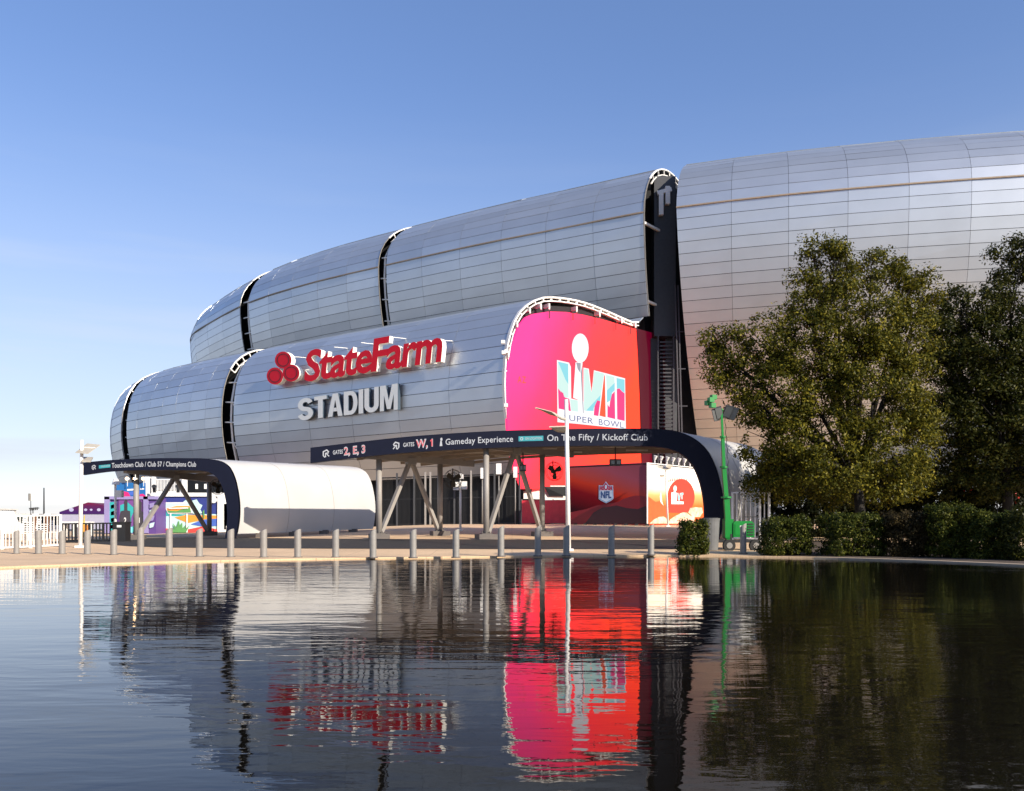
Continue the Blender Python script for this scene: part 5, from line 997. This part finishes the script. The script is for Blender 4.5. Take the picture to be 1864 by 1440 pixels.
def tree(label, base, Y, lobes, trunk_r, clumps, per, cr_, lsize, m, twigs=True, fill=.45):
    t_ = thing('broadleaf_tree', label, 'tree', base); mb = MB(); cen = Vector((np.mean([l[0] for l in lobes]), np.mean([l[1] for l in lobes]), np.mean([l[2] for l in lobes])))
    fork = base+Vector((0, 0, 0)); fork.z = base.z+(cen.z-base.z)*.38; fork.x += (cen.x-base.x)*.15
    mb.tube([base-Vector((0, 0, .2)), base+Vector((.02, 0, .35)), base.lerp(fork, .5)+Vector((.06, .03, 0)), fork], [trunk_r*1.5, trunk_r*1.05, trunk_r*.9, trunk_r*.85], 12)
    for l in lobes:
        e = Vector(l[:3]); m1 = fork.lerp(e, .5)+Vector((random.uniform(-.3, .3), random.uniform(-.3, .3), .25)); mb.tube([fork, m1, e], [trunk_r*.5, trunk_r*.3, .03], 7)
        for k in range(5):
            d = Vector((random.gauss(0, 1), random.gauss(0, 1), random.gauss(.2, .8))).normalized(); f_ = Vector((l[0]+d.x*l[3]*.9, l[1]+d.y*l[4]*.9, l[2]+d.z*l[5]*.9)); mb.tube([m1.lerp(e, random.uniform(.3, .9)), f_], [.045, .012], 5)
    mb.build('trunk', M_bark, t_, smooth=True)
    C, N = lobes_leaves(lobes, clumps, per, cr_, fill=fill); leaves('crown', C, N, lsize, m, t_); return t_
Y1 = 41.0; LB = [lobe(*q) for q in ((1332, 655, 42, 62, Y1, .4), (1395, 625, 52, 58, Y1, .2), (1462, 545, 38, 48, Y1, .3), (1510, 500, 40, 50, Y1), (1522, 448, 26, 20, Y1, -.1), (1478, 455, 16, 16, Y1, .2), (1590, 492, 50, 34, Y1), (1650, 505, 34, 26, Y1, .2), (1680, 545, 30, 40, Y1), (1560, 590, 85, 75, Y1, -.6), (1655, 620, 48, 70, Y1, -.3), (1490, 640, 70, 75, Y1, -.8), (1420, 720, 70, 62, Y1, -.3), (1345, 730, 30, 40, Y1), (1590, 700, 80, 85, Y1, -1), (1660, 720, 45, 60, Y1), (1470, 790, 75, 60, Y1, -.6), (1395, 800, 45, 50, Y1), (1520, 850, 62, 45, Y1, -1), (1620, 810, 65, 60, Y1, -.6), (1440, 845, 45, 35, Y1), (1560, 890, 90, 30, Y1, .8), (1640, 870, 45, 40, Y1, .8), (1672, 770, 32, 70, Y1, .8), (1420, 885, 60, 28, Y1, 1.2), (1300, 625, 24, 30, Y1, .3))]
tree('wide olive-green broadleaf tree left of the darker tree, before the silver wall', gp(1570, 988) if False else gxy(P(1568, HY, Y1).x, Y1), Y1, LB, .26, 1500, 85, .46, .074, M_leaf, fill=.2)
Y2 = 44.0; LB = [lobe(*q) for q in ((1745, 600, 50, 60, Y2), (1735, 690, 45, 75, Y2, -.4), (1745, 790, 55, 60, Y2), (1800, 560, 45, 42, Y2), (1838, 480, 40, 44, Y2), (1880, 470, 45, 50, Y2), (1815, 650, 70, 70, Y2, -.8), (1880, 600, 70, 80, Y2, -.4), (1930, 550, 60, 90, Y2), (1820, 760, 75, 70, Y2, -.8), (1900, 740, 80, 90, Y2, -.6), (1980, 660, 70, 110, Y2), (1790, 840, 60, 40, Y2), (1890, 840, 80, 50, Y2), (1722, 750, 45, 70, Y2, .6), (1715, 640, 38, 60, Y2, .4), (1745, 570, 40, 45, Y2, .2), (1780, 880, 90, 30, Y2, .8), (1770, 690, 60, 80, Y2, .5), (1860, 690, 80, 90, Y2, .8))]
tree('darker tall tree cut by the right edge of the picture', gxy(P(1835, HY, Y2).x, Y2), Y2, LB, .28, 1700, 75, .42, .078, M_leaf2, fill=.3)
LB = [(17.3+a, 19.1+b_, c_, r_, r_, rz_) for a, b_, c_, r_, rz_ in ((0, 0, 9.3, 1.75, 1.1), (-.9, -.9, 8.6, 1.3, 1.2), (.5, .4, 8.6, 1.3, 1.3), (.4, -.9, 7.4, 1.3, 1.0), (0, .0, 9.9, 1.4, .7))]
tree('slim broadleaf tree on the near right bank beyond the picture edge', gxy(18.6, 19.4), 19, LB, .16, 420, 60, .4, .10, M_leaf2)
LB = [(30+a, 39.5+b_, c_, r_, r_, r_*.85) for a, b_, c_, r_ in ((0, 0, 7.0, 2.4), (-1.6, .5, 5.6, 1.8), (2, -.3, 5.6, 2.2), (.2, 1.6, 5.6, 1.8), (.4, -1.6, 5.2, 1.8), (0, .3, 9.2, 1.8))]
tree('large broadleaf tree farther along the right bank', gxy(30, 39.5), 39.5, LB, .3, 260, 45, .45, .10, M_leaf2)
def shrub(label, px0, px1, y0, y1, Y, m, n_cl=150, per=60, box=True, cat='shrub', name='shrub', cr_=.16, ls=.042):
    Y -= .35; s = Y/F; b_ = gxy(P((px0+px1)/2, HY, Y).x, Y); t_ = thing(name, label, cat, b_, 'shrubs along the pond rim' if name == 'shrub' else None); w2 = (px1-px0)/2*s*.86; z0 = b_.z; z1 = P(0, y0, Y).z-.02; h_ = z1-z0; mb = MB()
    for k in range(7): a = random.uniform(0, 6.28); e = Vector((b_.x+w2*.7*math.cos(a), Y+w2*.6*math.sin(a), z0+h_*random.uniform(.5, .9))); mb.tube([b_+Vector((.1*math.cos(a), .1*math.sin(a), 0)), b_.lerp(e, .5)+Vector((0, 0, .1)), e], [.035, .025, .01], 5)
    mb.build('stems', M_bark, t_)
    cc = rng.uniform(-1, 1, size=(n_cl, 3)); pw = (np.abs(cc)**3.2).sum(1)**(1/3.2); m_ = rng.random(n_cl) < .75; ax_ = rng.integers(0, 3, n_cl); cc[m_, ax_[m_]] = np.sign(cc[m_, ax_[m_]])*rng.uniform(.8, 1.08, m_.sum()); cc[:, 2] += (rng.random(n_cl) < .12)*.16
    C_, N_ = [], []
    for c in cc:
        rnd = 1-.16*max(0, c[2])**2*(1+.5*math.sin(px0)); q = np.array([b_.x+c[0]*w2*rnd*(1+.07*math.sin(c[2]*3+px0)), Y+c[1]*min(w2, .9)*rnd, z0+.06*h_+(c[2]*.5+.5)*h_*.9+.05*math.sin(c[0]*5+px0)]); r_ = cr_*random.uniform(.5, 1.5); e = rng.normal(size=(per, 3)); e /= np.linalg.norm(e, axis=1)[:, None]; C_.append(q+e*(rng.random(per)**.4*r_)[:, None]); N_.append(e+c*.3+np.array([0, 0, .3]))
    leaves('foliage', np.vstack(C_), np.vstack(N_), ls, m, t_); return t_
shrub('rounded green shrub beside the grey bin', 1236, 1286, 950, 1010, 34.0, M_shrub, 200)
shrub('green clipped shrub right of the light tower', 1386, 1470, 944, 1012, 33.6, M_shrub, 330)
shrub('dark green clipped shrub below the tree trunk', 1500, 1597, 937, 1015, 33.0, M_shrub, 360)
shrub('brownish dry clipped shrub between two green ones', 1608, 1688, 935, 1017, 32.2, M_shrubb, 330)
shrub('tall light green shrub right of the brownish one', 1690, 1770, 922, 1019, 31.2, M_shrub, 360)
shrub('green shrub with a sloping right shoulder near the picture edge', 1762, 1838, 935, 1020, 30.2, M_shrub, 330)
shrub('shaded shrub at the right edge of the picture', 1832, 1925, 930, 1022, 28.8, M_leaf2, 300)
# ivy hedge on the fence behind
Yh = 47.0; a = gxy(P(1386, HY, Yh).x, Yh); hg = thing('ivy_hedge', 'long dark ivy-covered fence behind the shrubs with red flowers', 'hedge', a)
mb = MB(); b_ = gxy(P(1960, HY, 46.5).x, 46.5)
for k in range(0, 41): p_ = a.lerp(b_, k/40); mb.bar(p_, p_+Vector((0, 0, 2.2)), .05, .05)
mb.build('fence_bars', M_shaft, hg, kind='stuff')
n_ = 2300; Cc = []
for k in range(n_):
    q = random.random(); x = a.x+(b_.x-a.x)*q; y = a.y+(b_.y-a.y)*q+random.uniform(-.35, .5); lo_ = .05 if q > .06 else 1.1; zt_ = 3.9+.4*math.sin(q*17)+.25*math.sin(q*41); z = g(x, y)+random.uniform(lo_, zt_)
    Cc.append((x, y, z))
Cc = np.array(Cc); per = 55; e = rng.normal(size=(n_*per, 3)); e /= np.linalg.norm(e, axis=1)[:, None]; C = np.repeat(Cc, per, 0)+e*(rng.random(n_*per)**.4*.26)[:, None]; leaves('foliage', C, e+np.array([0, -.3, .2]), .085, M_ivy, hg)
fl = []
for q0, z0, n_ in ((.045, 2.7, 14), (.40, 2.75, 26), (.43, 2.65, 16), (.62, 2.5, 8), (.87, 2.55, 40), (.80, 2.2, 14), (.3, 2.5, 8)):
    for k in range(n_): q = q0+random.gauss(0, .02); fl.append((a.x+(b_.x-a.x)*q, a.y+(b_.y-a.y)*q-.42+random.uniform(-.15, .1), g(a.x, a.y)+z0+random.gauss(0, .22)))
fl = np.array(fl); leaves('flowers', fl, np.tile([0, -1., .3], (len(fl), 1)), .07, M_flower, hg, .8)
